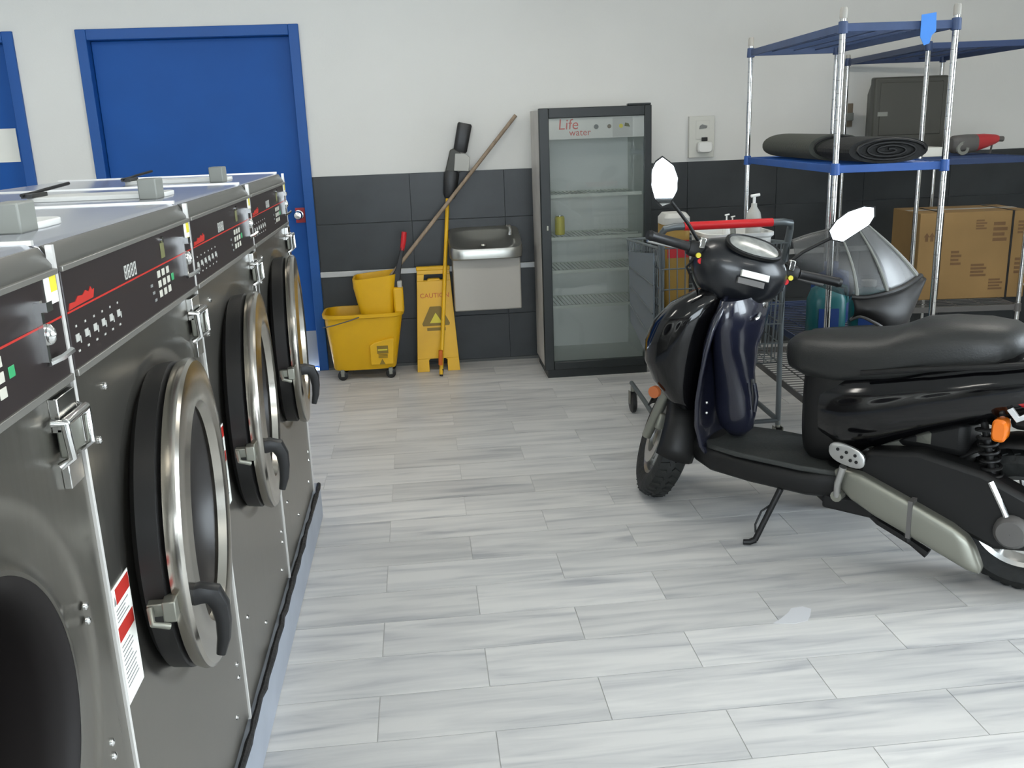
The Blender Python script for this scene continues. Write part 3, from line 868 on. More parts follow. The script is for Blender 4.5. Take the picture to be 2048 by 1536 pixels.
# ================================================================== WIRE SHELVING
def shelving(name, label, loc, rz, W, L, zs, top, coat):
    """Origin at the near left post; x across, y away from the camera."""
    t = thing(name, label, 'shelving', loc, rz)
    for (x, y) in ((0, 0), (W, 0), (0, L), (W, L)):
        p = cyl((x, y, 0.012), (x, y, top - 0.008), 0.0128, 14).build('post', 'chrome', t)
        MB().lathe([(0.001, top + 0.012), (0.012, top + 0.01), (0.0148, top), (0.0148, top - 0.032), (0.001, top - 0.032)], 'z', 14, (x, y, 0)).build('post_cap', 'beige', p)
        MB().lathe([(0.001, 0), (0.017, 0), (0.017, 0.012), (0.008, 0.016), (0.001, 0.016)], 'z', 14, (x, y, 0)).build('foot', 'blackp', p)
        gr = MB()
        zz = 0.08
        while zz < top - 0.05:
            gr.lathe([(0.0127, zz), (0.0133, zz + 0.001), (0.0127, zz + 0.002)], 'z', 12, (x, y, 0))
            zz += 0.0508
        stuff(gr.build('post_grooves', 'greyt', p))
    for z, cm in zs:
        s = MB()
        for (a, b) in (((0, 0), (W, 0)), ((W, 0), (W, L)), ((W, L), (0, L)), ((0, L), (0, 0))):
            d = V(b[0] - a[0], b[1] - a[1], 0).normalized()
            n_ = V(-d.y, d.x, 0)
            A, B_ = V(a[0], a[1], z) + d * 0.014, V(b[0], b[1], z) - d * 0.014
            h_ = 0.016
            vs = [q + n_ * sx * 0.004 + V(0, 0, sz * h_) for q in (A, B_) for sx in (-1, 1) for sz in (-1, 1)]
            s.add(vs, [(0, 1, 3, 2), (4, 6, 7, 5), (0, 4, 5, 1), (2, 3, 7, 6), (0, 2, 6, 4), (1, 5, 7, 3)])
        so = s.build('shelf', cm, t, bevel=0.002)
        for (x, y) in ((0, 0), (W, 0), (0, L), (W, L)):
            MB().lathe([(0.0132, z - 0.024), (0.02, z - 0.022), (0.018, z + 0.022), (0.0132, z + 0.024)], 'z', 14, (x, y, 0)).build('collar', cm, so)
        wv = MB()
        n_w = int(L / 0.042)
        for q in range(1, n_w): wv.tube([(0.004, L * q / n_w, z + 0.011), (W - 0.004, L * q / n_w, z + 0.011)], 0.0024, 5)
        for fx in (0.25, 0.5, 0.75): wv.tube([(W * fx, 0.004, z + 0.005), (W * fx, L - 0.004, z + 0.005)], 0.0036, 6)
        stuff(wv.build('deck_wires', cm, so))
    return t


U1 = shelving('wire_shelving', 'chrome wire shelving unit with blue shelf edges nearest the scooter', (1.698, 3.737, 0), -0.052, 0.454, 1.221,
              ((1.853, 'topblue'), (1.31, 'bluetape'), (0.52, 'navytape'), (0.262, 'greyt')), 1.918, 'bluetape')
U2 = shelving('wire_shelving', 'wire shelving unit against the back wall holding the cardboard box', (2.689, 4.885, 0), -0.1, 0.61, 1.2,
              ((1.855, 'navytape'), (1.262, 'navytape'), (0.455, 'greyt')), 1.89, 'navytape')


def u1(x, y, z): return Matrix.Translation((1.698, 3.737, 0)) @ Matrix.Rotation(-0.052, 4, 'Z') @ V(x, y, z)


tp = MB().prism([(-0.03, 0.022), (0.03, 0.03), (0.034, -0.04), (0.018, -0.055), (0.01, -0.085), (-0.012, -0.092), (-0.03, -0.06)], lambda a, b, d: V(a, d, b), -0.001, 0.001)
tag(tp.build('tape_flag', 'tape', loc=u1(0.335, -0.0125, 1.868)), 'torn strip of bright blue tape stuck on the top shelf edge', 'tape')

# --- rolled floor mats on the middle shelf
def roll(c, L_, a, b, tz, mo, mi, label, dark):
    t = thing('rolled_mat', label, 'mat', c, tz)
    MB().loft([ring((0, y, b), (a, 0, 0), (0, 0, b), 28, 2.2) for y in (0, 0.01, L_ - 0.01, L_)], cap=True).build('mat_roll', mo, t, angle=30)
    sp = []
    for q in range(60):
        k = 1 - q / 66
        th = q * 0.35
        sp.append(V(a * 0.93 * k * math.cos(th), -0.004, b + b * 0.9 * k * math.sin(th)))
    MB().tube(sp, 0.006, 6).build('mat_spiral', mi, t)
    return t


c0 = u1(0.165, 0.42, 1.326)
roll((c0.x, c0.y, c0.z), 0.72, 0.125, 0.058, R(-4), 'matroll', 'matblack', 'grey rolled floor mat on the middle blue shelf', False)
c0 = u1(0.23, 0.03, 1.326)
roll((c0.x, c0.y, c0.z), 0.36, 0.165, 0.052, R(-3), 'matblack', 'scm', 'black rolled floor mat with its spiral end facing the camera', True)

# --- dark monitor case, white box, red tool on the wall-side unit
t = thing('television', 'dark grey boxy television set on the wall-side shelving', 'television', (3.02, 5.64, 1.2755), R(-6))
MB().loft([[V(x * sx + 0.0, y, z0_ if k in (0, 1) else z1_) for k, x in enumerate((-1, 1, 1, -1))] for y, sx, z0_, z1_ in ((0.0, 0.225, 0.02, 0.46), (0.06, 0.228, 0.015, 0.465), (0.1, 0.21, 0.03, 0.45), (0.3, 0.16, 0.06, 0.38))]).build('casing', 'darkbox', t, bevel=0.012)
bx(-0.19, 0.19, -0.004, 0.004, 0.12, 0.43).build('screen', 'darkbox', t, bevel=0.01)
bx(-0.16, 0.16, 0.02, 0.2, 0, 0.03).build('stand', 'blackp', t, bevel=0.004)
bx(-0.2, -0.14, -0.005, 0.002, 0.235, 0.26).build('maker_plate', 'gblock', t)
t = thing('white_carton', 'flat white carton under the television', 'carton', (2.87, 5.33, 1.2755), R(-6))
bx(-0.13, 0.17, -0.08, 0.12, 0, 0.052).build('carton_body', 'label', t, bevel=0.003)
bx(-0.13, 0.17, 0.015, 0.025, 0.0521, 0.0526).build('carton_seam', 'print', t)
t = thing('power_tool', 'grey and red hand tool with a pointed nose lying on the right shelf', 'tool', (3.24, 5.3, 1.276), R(4))
tz = 0.062
MB().loft([ring((x, 0, z), (0, r1, 0), (0, 0, r2), 18, 2.4) for x, z, r1, r2 in ((-0.15, tz + 0.005, 0.03, 0.03), (-0.13, tz, 0.05, 0.05), (-0.05, tz, 0.055, 0.055), (0.0, tz + 0.004, 0.05, 0.05))]).build('motor_housing', 'greyt', t)
MB().loft([ring((x, 0, z), (0, r1, 0), (0, 0, r2), 18, 2.4) for x, z, r1, r2 in ((0.0, tz + 0.004, 0.05, 0.05), (0.06, tz + 0.012, 0.042, 0.042), (0.13, tz + 0.02, 0.028, 0.028), (0.15, tz + 0.022, 0.02, 0.02))]).build('nose_cone', 'redtool', t)
cyl((0.15, 0, tz + 0.022), (0.185, 0, tz + 0.02), 0.016, 12).build('nozzle', 'greyt', t)
MB().lathe([(0.02, -0.006), (0.038, -0.006), (0.038, 0.006), (0.02, 0.006)], 'y', 18, (-0.1, -0.045, 0.04)).build('intake_ring', 'gblock', t)
MB().tube([(0.12, 0, tz), (0.115, 0, 0.03), (0.11, 0, 0.0)], 0.006, 6).build('rest_foot', 'greyt', t)

# --- cardboard box
t = thing('cardboard_box', 'brown printed cardboard box tied with dark straps on the lower shelf', 'box', (2.84, 5.1, 0.468), R(-6))
BW, BD, BH = 0.63, 0.4, 0.5
bx(0, BW, 0, BD, 0, BH).build('carton_body', 'card', t, bevel=0.004)
bx(0, BW, BD / 2 - 0.03, BD / 2 + 0.03, BH, BH + 0.001).build('packing_tape', 'beige', t)
for x in (0.12, 0.52):
    MB().box(x, x + 0.012, -0.002, 0, 0, BH).box(x, x + 0.012, -0.002, BD, BH + 0.001, BH + 0.003).build('strap', 'blackp', t)
for (a, b, c_, d) in ((0.32, 0.38, 0.4, 0.46), (0.42, 0.5, 0.33, 0.45), (0.31, 0.4, 0.13, 0.21), (0.56, 0.62, 0.37, 0.45), (0.42, 0.5, 0.05, 0.12), (0.19, 0.25, 0.2, 0.29), (0.56, 0.62, 0.14, 0.24)):
    pr = MB()
    nn = 4
    for q in range(nn): pr.box(a, b - 0.015 * (q % 2), -0.0012, -0.0002, c_ + (d - c_) * q / nn, c_ + (d - c_) * (q + 0.62) / nn)
    stuff(pr.build('carton_print', 'cardp', t))
for x in (0.035, 0.065):
    MB().prism([(x, 0.34), (x + 0.016, 0.34), (x + 0.016, 0.365), (x + 0.024, 0.365), (x + 0.008, 0.39), (x - 0.008, 0.365), (x, 0.365)], lambda a, b, d: V(a, d, b), -0.0012, -0.0002).build('arrow_mark', 'cardp', t)
# pale board leaning beside the box
t = thing('pale_board', 'pale wooden board leaning beside the cardboard box at the frame edge', 'board', (3.9, 4.0, 0))
dirv = V(3.36, 4.86, 0.6) - V(3.9, 4.0, 0)
sd = V(dirv.y, -dirv.x, 0).normalized() * 0.012
upv = dirv.cross(sd).normalized() * 0.032
upv = upv if upv.z > 0 else -upv
MB().loft([[q + sd + upv, q - sd + upv, q - sd - upv, q + sd - upv] for q in (V(0, 0, 0.024), dirv)]).build('board_plank', 'pale', t, bevel=0.003)

# --- jugs on the low shelf of the near unit
def jug(name, label, p, m1, m2, h, r_):
    t = thing(name, label, 'jug', p, R(random.uniform(-20, 20)))
    MB().loft([ring((0, 0, z), (a * r_, 0, 0), (0, a * r_ * 0.7, 0), 20, 3.2) for z, a in ((0, 0.92), (0.01, 1), (h * 0.62, 1), (h * 0.78, 0.8), (h * 0.86, 0.35), (h * 0.9, 0.3))]).build('jug_body', m1, t, angle=50)
    MB().lathe([(0.001, h * 0.9), (0.034, h * 0.9), (0.034, h), (0.001, h)], 'z', 16).build('cap', m2, t)
    MB().tube([(r_ * 0.75, 0, h * 0.5), (r_ * 1.08, 0, h * 0.58), (r_ * 0.98, 0, h * 0.8), (r_ * 0.45, 0, h * 0.84)], 0.011, 8).build('jug_handle', m1, t)
    bx(-r_ * 0.55, r_ * 0.5, -r_ * 0.73, -r_ * 0.69, h * 0.2, h * 0.5).build('jug_label', 'dblue', t)
    return t


jug('detergent_jug', 'teal detergent jug with blue cap behind the scooter seat, left one', tuple(u1(0.11, 0.3, 0.538)), 'teal', 'dblue', 0.29, 0.085)
jug('detergent_jug', 'teal detergent jug with pale cap behind the scooter seat, right one', tuple(u1(0.32, 0.34, 0.538)), 'teal', 'lprint', 0.25, 0.08)
jug('detergent_jug', 'dark blue detergent jug at the back of the low shelf', tuple(u1(0.25, 0.62, 0.538)), 'dblue', 'dblue', 0.3, 0.09)

# ================================================================== SHOPPING CART
CX0, CX1, CY0, CZ = 1.045, 1.63, 3.98, 1.083
t = thing('shopping_cart', 'grey wire shopping cart with red handle bar behind the scooter', 'shopping cart', (CX0, CY0, 0))
CW, CL = CX1 - CX0, 0.86
MB().tube([(0.012, 0.06, 0.90), (0.0, 0.03, CZ - 0.035), (0.012, 0.0, CZ - 0.008), (0.05, -0.012, CZ), (0.1, -0.014, CZ)], 0.016, 10).build('handle_end', 'cart', t)
MB().tube([(CW - 0.012, 0.06, 0.90), (CW, 0.03, CZ - 0.035), (CW - 0.012, 0.0, CZ - 0.008), (CW - 0.05, -0.012, CZ), (CW - 0.1, -0.014, CZ)], 0.016, 10).build('handle_end', 'cart', t)
cyl((0.09, -0.014, CZ), (CW - 0.1, -0.014, CZ), 0.0185, 14).build('handle_grip', 'cred', t)
def grid(p00, p10, p01, p11, nu, nv, r_):
    m = MB()
    L2 = lambda a, b, k: V(*a).lerp(V(*b), k)
    for i in range(nu + 1): m.tube([L2(p00, p10, i / nu), L2(p01, p11, i / nu)], r_, 5)
    for j in range(nv + 1): m.tube([L2(p00, p01, j / nv), L2(p10, p11, j / nv)], r_ * 1.2, 5)
    return m
zb0, zb1, zt0, zt1 = 0.43, 0.55, 0.985, 0.93
A = dict(bl=(0.02, 0.06, zb0), br=(CW - 0.02, 0.06, zb0), tl=(0.0, 0.03, zt0), tr=(CW, 0.03, zt0))
Bk = dict(bl=(0.07, CL, zb1), br=(CW - 0.07, CL, zb1), tl=(0.045, CL + 0.04, zt1), tr=(CW - 0.045, CL + 0.04, zt1))
stuff(grid(A['bl'], A['br'], A['tl'], A['tr'], 16, 6, 0.0028).build('rear_gate', 'cart', t))
stuff(grid(Bk['bl'], Bk['br'], Bk['tl'], Bk['tr'], 12, 6, 0.0028).build('front_gate', 'cart', t))
stuff(grid(A['bl'], Bk['bl'], A['tl'], Bk['tl'], 20, 6, 0.0028).build('side_grid', 'cart', t))
stuff(grid(A['br'], Bk['br'], A['tr'], Bk['tr'], 20, 6, 0.0028).build('side_grid', 'cart', t))
stuff(grid(A['bl'], A['br'], Bk['bl'], Bk['br'], 12, 18, 0.0028).build('basket_floor', 'cart', t))
MB().tube([A['tl'], Bk['tl'], Bk['tr'], A['tr']], 0.007, 8).build('basket_rim', 'cart', t)
# solid grey side panel with ribs
sp = MB().add([(-0.012, 0.1, 0.42), (-0.012, 0.58, 0.55), (-0.012, 0.62, 0.90), (-0.012, 0.12, 0.955), (-0.006, 0.1, 0.42), (-0.006, 0.58, 0.55), (-0.006, 0.62, 0.90), (-0.006, 0.12, 0.955)], [(0, 1, 2, 3), (4, 7, 6, 5), (0, 4, 5, 1), (1, 5, 6, 2), (2, 6, 7, 3), (3, 7, 4, 0)])
spo = sp.build('side_panel', 'cartp', t)
for z0_, z1_ in ((0.55, 0.64), (0.68, 0.735), (0.81, 0.83)):
    cyl((-0.0135, 0.115, z0_), (-0.0135, 0.59, z1_), 0.0035, 6).build('panel_rib', 'cart', spo)
for x in (0.0, CW):
    sx = 0.012 if x == 0 else -0.012
    MB().tube([(x + sx, 0.06, 0.9), (x + sx, 0.06, 0.42), (x + sx, 0.05, 0.13)], 0.0125, 10).build('upright', 'cart', t)
    MB().tube([(x + sx, 0.05, 0.15), (x + sx * 2, 0.4, 0.17), (x + sx * 4, 0.82, 0.16)], 0.0125, 10).build('chassis_rail', 'cart', t)
MB().tube([(0.012, 0.05, 0.15), (CW - 0.012, 0.05, 0.15)], 0.011, 8).build('cross_bar', 'cart', t)
for (x, y) in ((0.012, 0.05), (CW - 0.012, 0.05), (0.05, 0.8), (CW - 0.05, 0.8)):
    c = MB().lathe([(0.001, -0.014), (0.05, -0.014), (0.058, -0.009), (0.058, 0.009), (0.05, 0.014), (0.001, 0.014)], 'x', 20, (x, y, 0.058)).build('caster', 'blackp', t)
    MB().tube([(x, y, 0.15), (x, y, 0.118)], 0.012, 8).box(x - 0.02, x - 0.016, y - 0.02, y + 0.02, 0.05, 0.12).box(x + 0.016, x + 0.02, y - 0.02, y + 0.02, 0.05, 0.12).build('caster_fork', 'greym', c)
bx(0.2, 0.32, 0.022, 0.03, 0.965, 1.0).build('seat_flap', 'cred', t, bevel=0.004)
bx(0.27, 0.4, 0.018, 0.026, 0.905, 0.94).build('seat_flap', 'cred', t, bevel=0.004)
# load in the cart
t = thing('white_bin', 'white plastic bin standing in the shopping cart', 'bin', (CX0 + 0.4, CY0 + 0.29, 0.498))
MB().loft([ring((0, 0, z), (a, 0, 0), (0, b, 0), 28, 6) for z, a, b in ((0, 0.13, 0.14), (0.5, 0.155, 0.165), (0.51, 0.165, 0.175), (0.525, 0.165, 0.175))] + [ring((0, 0, z), (a, 0, 0), (0, b, 0), 28, 6) for z, a, b in ((0.525, 0.15, 0.16), (0.43, 0.145, 0.155))]).build('bin_body', 'white', t, angle=30)
BT = 0.498 + 0.43
def pump(name, label, x, y, h, r_, m):
    t = thing(name, label, 'bottle', (x, y, BT))
    MB().lathe([(0.001, 0), (r_, 0.0), (r_, h * 0.55), (r_ * 0.82, h * 0.68), (r_ * 0.38, h * 0.78), (r_ * 0.36, h * 0.84), (0.001, h * 0.84)], 'z', 20).build('bottle_body', m, t)
    MB().tube([(0, 0, h * 0.84), (0, 0, h * 0.95)], r_ * 0.2, 8).tube([(r_ * 0.7, 0, h * 0.985), (-r_ * 0.45, 0, h * 0.965)], r_ * 0.19, 8).build('pump_head', 'white', t)
    return t
pump('soap_bottle', 'tall white pump soap bottle rising above the red cart handle', CX0 + 0.485, CY0 + 0.22, 0.262, 0.036, 'lprint')
pump('soap_bottle', 'small white pump bottle at the left, above the cart handle', CX0 + 0.35, CY0 + 0.2, 0.18, 0.018, 'white')
pump('soap_bottle', 'smallest pump bottle beside the tall soap bottle', CX0 + 0.395, CY0 + 0.25, 0.165, 0.017, 'gblock')
t = thing('yellow_canister', 'tall yellow canister with pale lid in the left of the cart', 'canister', (CX0 + 0.125, CY0 + 0.28, 0.498))
MB().loft([ring((0, 0, z), (0.062, 0, 0), (0, 0.08, 0), 24, 5) for z in (0, 0.57)]).build('canister_body', 'ycard', t, angle=40)
MB().loft([ring((0, 0, z), (a, 0, 0), (0, a * 1.2, 0), 24, 4) for z, a in ((0.57, 0.065), (0.6, 0.065), (0.62, 0.05))]).build('lid', 'lprint', t)
MB().box(-0.05, 0.05, -0.0825, -0.079, 0.42, 0.5).build('canister_label', 'redtool', t)

# ================================================================== SCOOTER
SH = V(-0.686, 0.727, 0).normalized()
SC = thing('motor_scooter', 'black and navy motor scooter parked on its side stand', 'scooter', (1.899, 2.622, 0), math.atan2(SH.y, SH.x))
CAST = R(24.2)
AX0 = V(1.36, 0, 0.234)
AXD = V(-math.sin(CAST), 0, math.cos(CAST))
STEER = Matrix.Translation(AX0) @ Matrix.Rotation(R(-43), 4, AXD) @ Matrix.Translation(-AX0)
STEERW = Matrix.Translation(AX0) @ Matrix.Rotation(R(-52), 4, AXD) @ Matrix.Translation(-AX0)


def usec(u, z, hw, hh, n=28, e=2.6, dv=0.0): return ring((u, dv, z), (0, hw, 0), (0, 0, hh), n, e)


def wheel(name, u, z, r, w_, rr_, xf=None, parent=SC, spokes=5):
    prof = [(rr_, -w_ * 0.36), (rr_ + 0.012, -w_ * 0.44), (r * 0.86, -w_ * 0.5), (r * 0.955, -w_ * 0.4), (r * 0.99, -w_ * 0.2), (r, 0), (r * 0.99, w_ * 0.2), (r * 0.955, w_ * 0.4), (r * 0.86, w_ * 0.5), (rr_ + 0.012, w_ * 0.44), (rr_, w_ * 0.36), (rr_ - 0.004, 0)]
    m = MB().lathe(prof + [prof[0]], 'y', 56, (u, 0, z))
    if xf: m.xf(xf)
    ty = m.build(name, 'tyre', parent)
    tr = MB()
    for q in range(40):
        a = 2 * math.pi * q / 40
        for sgn in (-1, 1):
            mm = Matrix.Translation((u, 0, z)) @ Matrix.Rotation(a + sgn * 0.035, 4, 'Y') @ Matrix.Translation((0, sgn * w_ * 0.23, r * 0.985)) @ Matrix.Rotation(R(28 * sgn), 4, 'Z') @ Matrix.Rotation(R(-16 * sgn), 4, 'X')
            tr.box(-0.009, 0.009, -w_ * 0.16, w_ * 0.16, -0.006, 0.004, mm)
    if xf: tr.xf(xf)
    stuff(tr.build('tread_blocks', 'tyre', ty))
    rm = [(rr_ - 0.014, -w_ * 0.30), (rr_ + 0.004, -w_ * 0.37), (rr_ + 0.006, -w_ * 0.33), (rr_ - 0.006, -w_ * 0.2), (rr_ - 0.01, w_ * 0.2), (rr_ + 0.006, w_ * 0.33), (rr_ + 0.004, w_ * 0.37), (rr_ - 0.014, w_ * 0.30), (rr_ - 0.02, 0)]
    m = MB().lathe(rm + [rm[0]], 'y', 48, (u, 0, z))
    if xf: m.xf(xf)
    m.build('rim', 'alloy', ty)
    for q in range(spokes):
        a = 2 * math.pi * q / spokes + 0.3
        for da in (-0.16, 0.16):
            p0 = V(u + 0.04 * math.cos(a), 0.0, z + 0.04 * math.sin(a))
            p1 = V(u + (rr_ - 0.012) * math.cos(a + da), 0.0, z + (rr_ - 0.012) * math.sin(a + da))
            sm_ = MB().tube([p0, p1], [0.012, 0.009], 8)
            if xf: sm_.xf(xf)
            sm_.build('spoke', 'alloy', ty)
    m = MB().lathe([(0.001, -w_ * 0.42), (0.03, -w_ * 0.4), (0.045, -w_ * 0.2), (0.045, w_ * 0.2), (0.03, w_ * 0.4), (0.001, w_ * 0.42)], 'y', 20, (u, 0, z))
    if xf: m.xf(xf)
    m.build('hub', 'greym', ty)
    return ty


rw = wheel('rear_wheel', 0.0, 0.236, 0.236, 0.12, 0.155)
fwl = wheel('front_wheel', 1.36, 0.234, 0.234, 0.112, 0.15, STEERW)
MB().lathe([(0.06, 0.05), (0.105, 0.05), (0.105, 0.054), (0.06, 0.054), (0.06, 0.05)], 'y', 32, (1.36, 0, 0.234)).xf(STEERW).build('brake_disc', 'alloy', SC)
MB().box(1.27, 1.33, 0.042, 0.078, 0.28, 0.35).xf(STEERW).build('brake_caliper', 'greym', SC, bevel=0.008)
# fork and mudguard (turn with the bars)
for sv in (-1, 1):
    m = MB().tube([AX0 + V(0, sv * 0.083, 0), AX0 + AXD * 0.2 + V(-0.012, sv * 0.083, 0), AX0 + AXD * 0.42 + V(-0.02, sv * 0.075, 0)], [0.021, 0.024, 0.017], 12)
    m.xf(STEERW).build('fork_leg', 'greym', SC)
fd = []
for q in range(15):
    a = R(-8 + 158 * q / 14)
    fd.append([V(1.36 - (0.262 - 0.0 * k) * math.cos(a) * (1 - 0.18 * abs(k) ** 3), 0.074 * k, 0.234 + 0.262 * math.sin(a) * (1 - 0.18 * abs(k) ** 3)) for k in (-1, -0.75, -0.4, 0, 0.4, 0.75, 1)])
MB().loft(fd, cap=False, closed=False).xf(STEERW).build('front_mudguard', 'scm', SC, solid=0.005)
MB().tube([AX0 + AXD * 0.38, AX0 + AXD * 0.72], 0.022, 12).build('steering_stem', 'greym', SC)
MB().box(1.14, 1.22, -0.09, 0.09, 0.575, 0.6).xf(STEERW).build('fork_bridge', 'scm', SC, bevel=0.006)

# front cowl, leg shield, inner panel
def zsec(z, ub, uf, hw, e=2.4, n=32): return ring(((ub + uf) / 2, 0, z), ((uf - ub) / 2, 0, 0), (0, hw, 0), n, e)
MB().loft([zsec(*q) for q in ((0.43, 1.16, 1.225, 0.13), (0.47, 1.15, 1.29, 0.165), (0.54, 1.14, 1.36, 0.185), (0.62, 1.12, 1.405, 0.198), (0.7, 1.1, 1.4, 0.205), (0.78, 1.08, 1.36, 0.2), (0.85, 1.06, 1.29, 0.175), (0.9, 1.06, 1.2, 0.12), (0.915, 1.07, 1.15, 0.06))]).build('front_cowl', 'scb', SC, angle=60)
# leg shield: curved sheet, edges swept back
ls = []
for (z, uc, ue, hw) in ((0.285, 1.1, 1.08, 0.14), (0.33, 1.125, 1.1, 0.168), (0.42, 1.135, 1.105, 0.195), (0.52, 1.13, 1.095, 0.21), (0.62, 1.125, 1.075, 0.218), (0.72, 1.125, 1.05, 0.225), (0.8, 1.1, 1.03, 0.218), (0.86, 1.075, 1.015, 0.19), (0.895, 1.06, 1.02, 0.14)):
    ls.append([V(ue + (uc - ue) * (1 - abs(k) ** 2.4), hw * k, z - 0.02 * abs(k) ** 3) for k in [j / 10 - 1 for j in range(21)]])
MB().loft(ls, cap=False, closed=False).build('leg_shield', 'scn', SC, solid=0.014, angle=60)
# inner hump with the bag-hook slot
ih = MB().loft([zsec(*q) for q in ((0.33, 1.0, 1.06, 0.032), (0.36, 0.972, 1.1, 0.05), (0.42, 0.962, 1.12, 0.06), (0.5, 0.968, 1.12, 0.068), (0.58, 0.982, 1.12, 0.086), (0.68, 0.985, 1.11, 0.128), (0.77, 0.97, 1.09, 0.17), (0.84, 0.96, 1.08, 0.172), (0.88, 0.975, 1.07, 0.15))]).build('inner_panel', 'scn', SC, angle=60)
MB().loft([zsec(*q) for q in ((0.43, 0.958, 0.98, 0.008), (0.45, 0.955, 0.98, 0.014), (0.53, 0.962, 0.985, 0.014), (0.56, 0.97, 0.985, 0.008))]).build('hook_slot', 'blackp', ih)
MB().tube([(0.957, 0.02, 0.55), (0.945, 0.022, 0.5), (0.952, 0.02, 0.44)], 0.008, 8).build('bag_hook', 'scn', ih)
MB().lathe([(0.001, -0.012), (0.016, -0.01), (0.02, 0.0), (0.02, 0.02)], 'x', 18, (0.968, -0.055, 0.845)).build('ignition_lock', 'chrome', ih)
MB().tube([(0.96, -0.01, 0.815), (0.952, 0.02, 0.805), (0.957, 0.035, 0.80)], 0.007, 8).build('luggage_hook', 'chrome', ih)
for sv in (1, -1):
    cyl((1.3, sv * 0.17, 0.5), (1.3, sv * 0.188, 0.5), 0.024, 20).build('side_reflector', 'amberd', SC)
for (z, sv) in ((0.46, 1), (0.5, 1), (0.44, -1)):
    MB().sphere((1.06, sv * 0.196, z), 0.006, 8, 5).build('shield_screw', 'chrome', SC)

# footboard and belly
MB().prism([(0.56, -0.15), (0.56, 0.15), (0.7, 0.172), (0.95, 0.17), (1.08, 0.145), (1.12, 0.1), (1.12, -0.1), (1.08, -0.145), (0.95, -0.17), (0.7, -0.172)], lambda a, b, d: V(a, b, d), 0.298, 0.318).build('footboard', 'mat', SC, bevel=0.006)
MB().loft([usec(*q, 28, 3.4) for q in ((1.19, 0.31, 0.09, 0.03), (1.15, 0.275, 0.13, 0.06), (1.07, 0.255, 0.155, 0.06), (0.9, 0.25, 0.176, 0.058), (0.68, 0.252, 0.178, 0.06), (0.56, 0.265, 0.15, 0.066), (0.46, 0.29, 0.1, 0.06))]).build('belly_fairing', 'scm', SC, angle=50)

# under-seat body, tail cowl, seat
MB().loft([usec(*q) for q in ((0.735, 0.52, 0.085, 0.2), (0.71, 0.52, 0.115, 0.215), (0.66, 0.52, 0.14, 0.215), (0.58, 0.53, 0.155, 0.2), (0.5, 0.56, 0.15, 0.17))]).build('under_seat_panel', 'scm', SC, angle=60)
MB().loft([usec(*q, 32, 2.3) for q in ((0.65, 0.52, 0.15, 0.14), (0.56, 0.53, 0.185, 0.165), (0.45, 0.565, 0.2, 0.155), (0.3, 0.62, 0.205, 0.14), (0.15, 0.665, 0.195, 0.125), (0.0, 0.705, 0.175, 0.105), (-0.15, 0.74, 0.135, 0.08), (-0.26, 0.765, 0.08, 0.045))]).build('tail_cowl', 'scb', SC, angle=60)
MB().tube([(0.5, 0.17, 0.69), (0.3, 0.19, 0.735), (0.1, 0.172, 0.768), (-0.1, 0.135, 0.8)], 0.009, 8).build('cowl_seam', 'scm', SC)
MB().loft([usec(*q, 32, 2.8) for q in ((0.82, 0.70, 0.05, 0.04), (0.79, 0.702, 0.105, 0.062), (0.72, 0.7, 0.14, 0.08), (0.6, 0.705, 0.162, 0.09), (0.48, 0.725, 0.174, 0.088), (0.43, 0.735, 0.177, 0.095), (0.37, 0.755, 0.177, 0.105), (0.28, 0.775, 0.17, 0.1), (0.18, 0.79, 0.158, 0.09), (0.1, 0.8, 0.136, 0.074), (0.06, 0.805, 0.105, 0.052), (0.045, 0.807, 0.07, 0.03))]).build('seat', 'seat', SC, angle=60)
MB().tube([(0.01, 0.13, 0.79), (-0.04, 0.165, 0.825), (-0.14, 0.13, 0.855), (-0.2, 0.0, 0.865), (-0.14, -0.13, 0.855), (-0.04, -0.165, 0.825), (0.01, -0.13, 0.79)], 0.014, 10).build('grab_rail', 'chrome', SC)
# lights and rear mudguard
MB().loft([usec(*q) for q in ((0.035, 0.665, 0.172, 0.03), (-0.06, 0.675, 0.165, 0.05), (-0.2, 0.7, 0.115, 0.055), (-0.27, 0.71, 0.085, 0.045), (-0.3, 0.715, 0.06, 0.03))]).build('tail_light', 'redl', SC)
for sv in (1, -1):
    s_ = MB().tube([(0.075, sv * 0.12, 0.64), (0.062, sv * 0.165, 0.61)], 0.009, 8).build('indicator_stalk', 'chrome', SC)
    MB().loft([ring((0.062, sv * 0.172 + dv, 0.575), (a, 0, 0), (0, 0, b), 16, 3.5) for dv, a, b in ((-0.028, 0.018, 0.03), (-0.02, 0.022, 0.036), (0.02, 0.022, 0.036), (0.028, 0.016, 0.028))]).build('rear_indicator', 'amber', s_)
MB().prism([(0.035, 0.65), (0.05, 0.64), (0.02, 0.605), (-0.03, 0.635), (-0.02, 0.65), (0.015, 0.625)], lambda a, b, d: V(a, d, b), 0.168, 0.18).build('number_plate_bracket', 'clearl', SC, bevel=0.002)
gd = []
for q in range(13):
    a = R(38 + 122 * q / 12)
    gd.append([V(0.285 * math.cos(a), 0.08 * k, 0.236 + 0.285 * math.sin(a) * (1 - 0.1 * abs(k) ** 3)) for k in (-1, -0.7, -0.3, 0, 0.3, 0.7, 1)])
MB().loft(gd, cap=False, closed=False).build('rear_mudguard', 'scm', SC, solid=0.006)
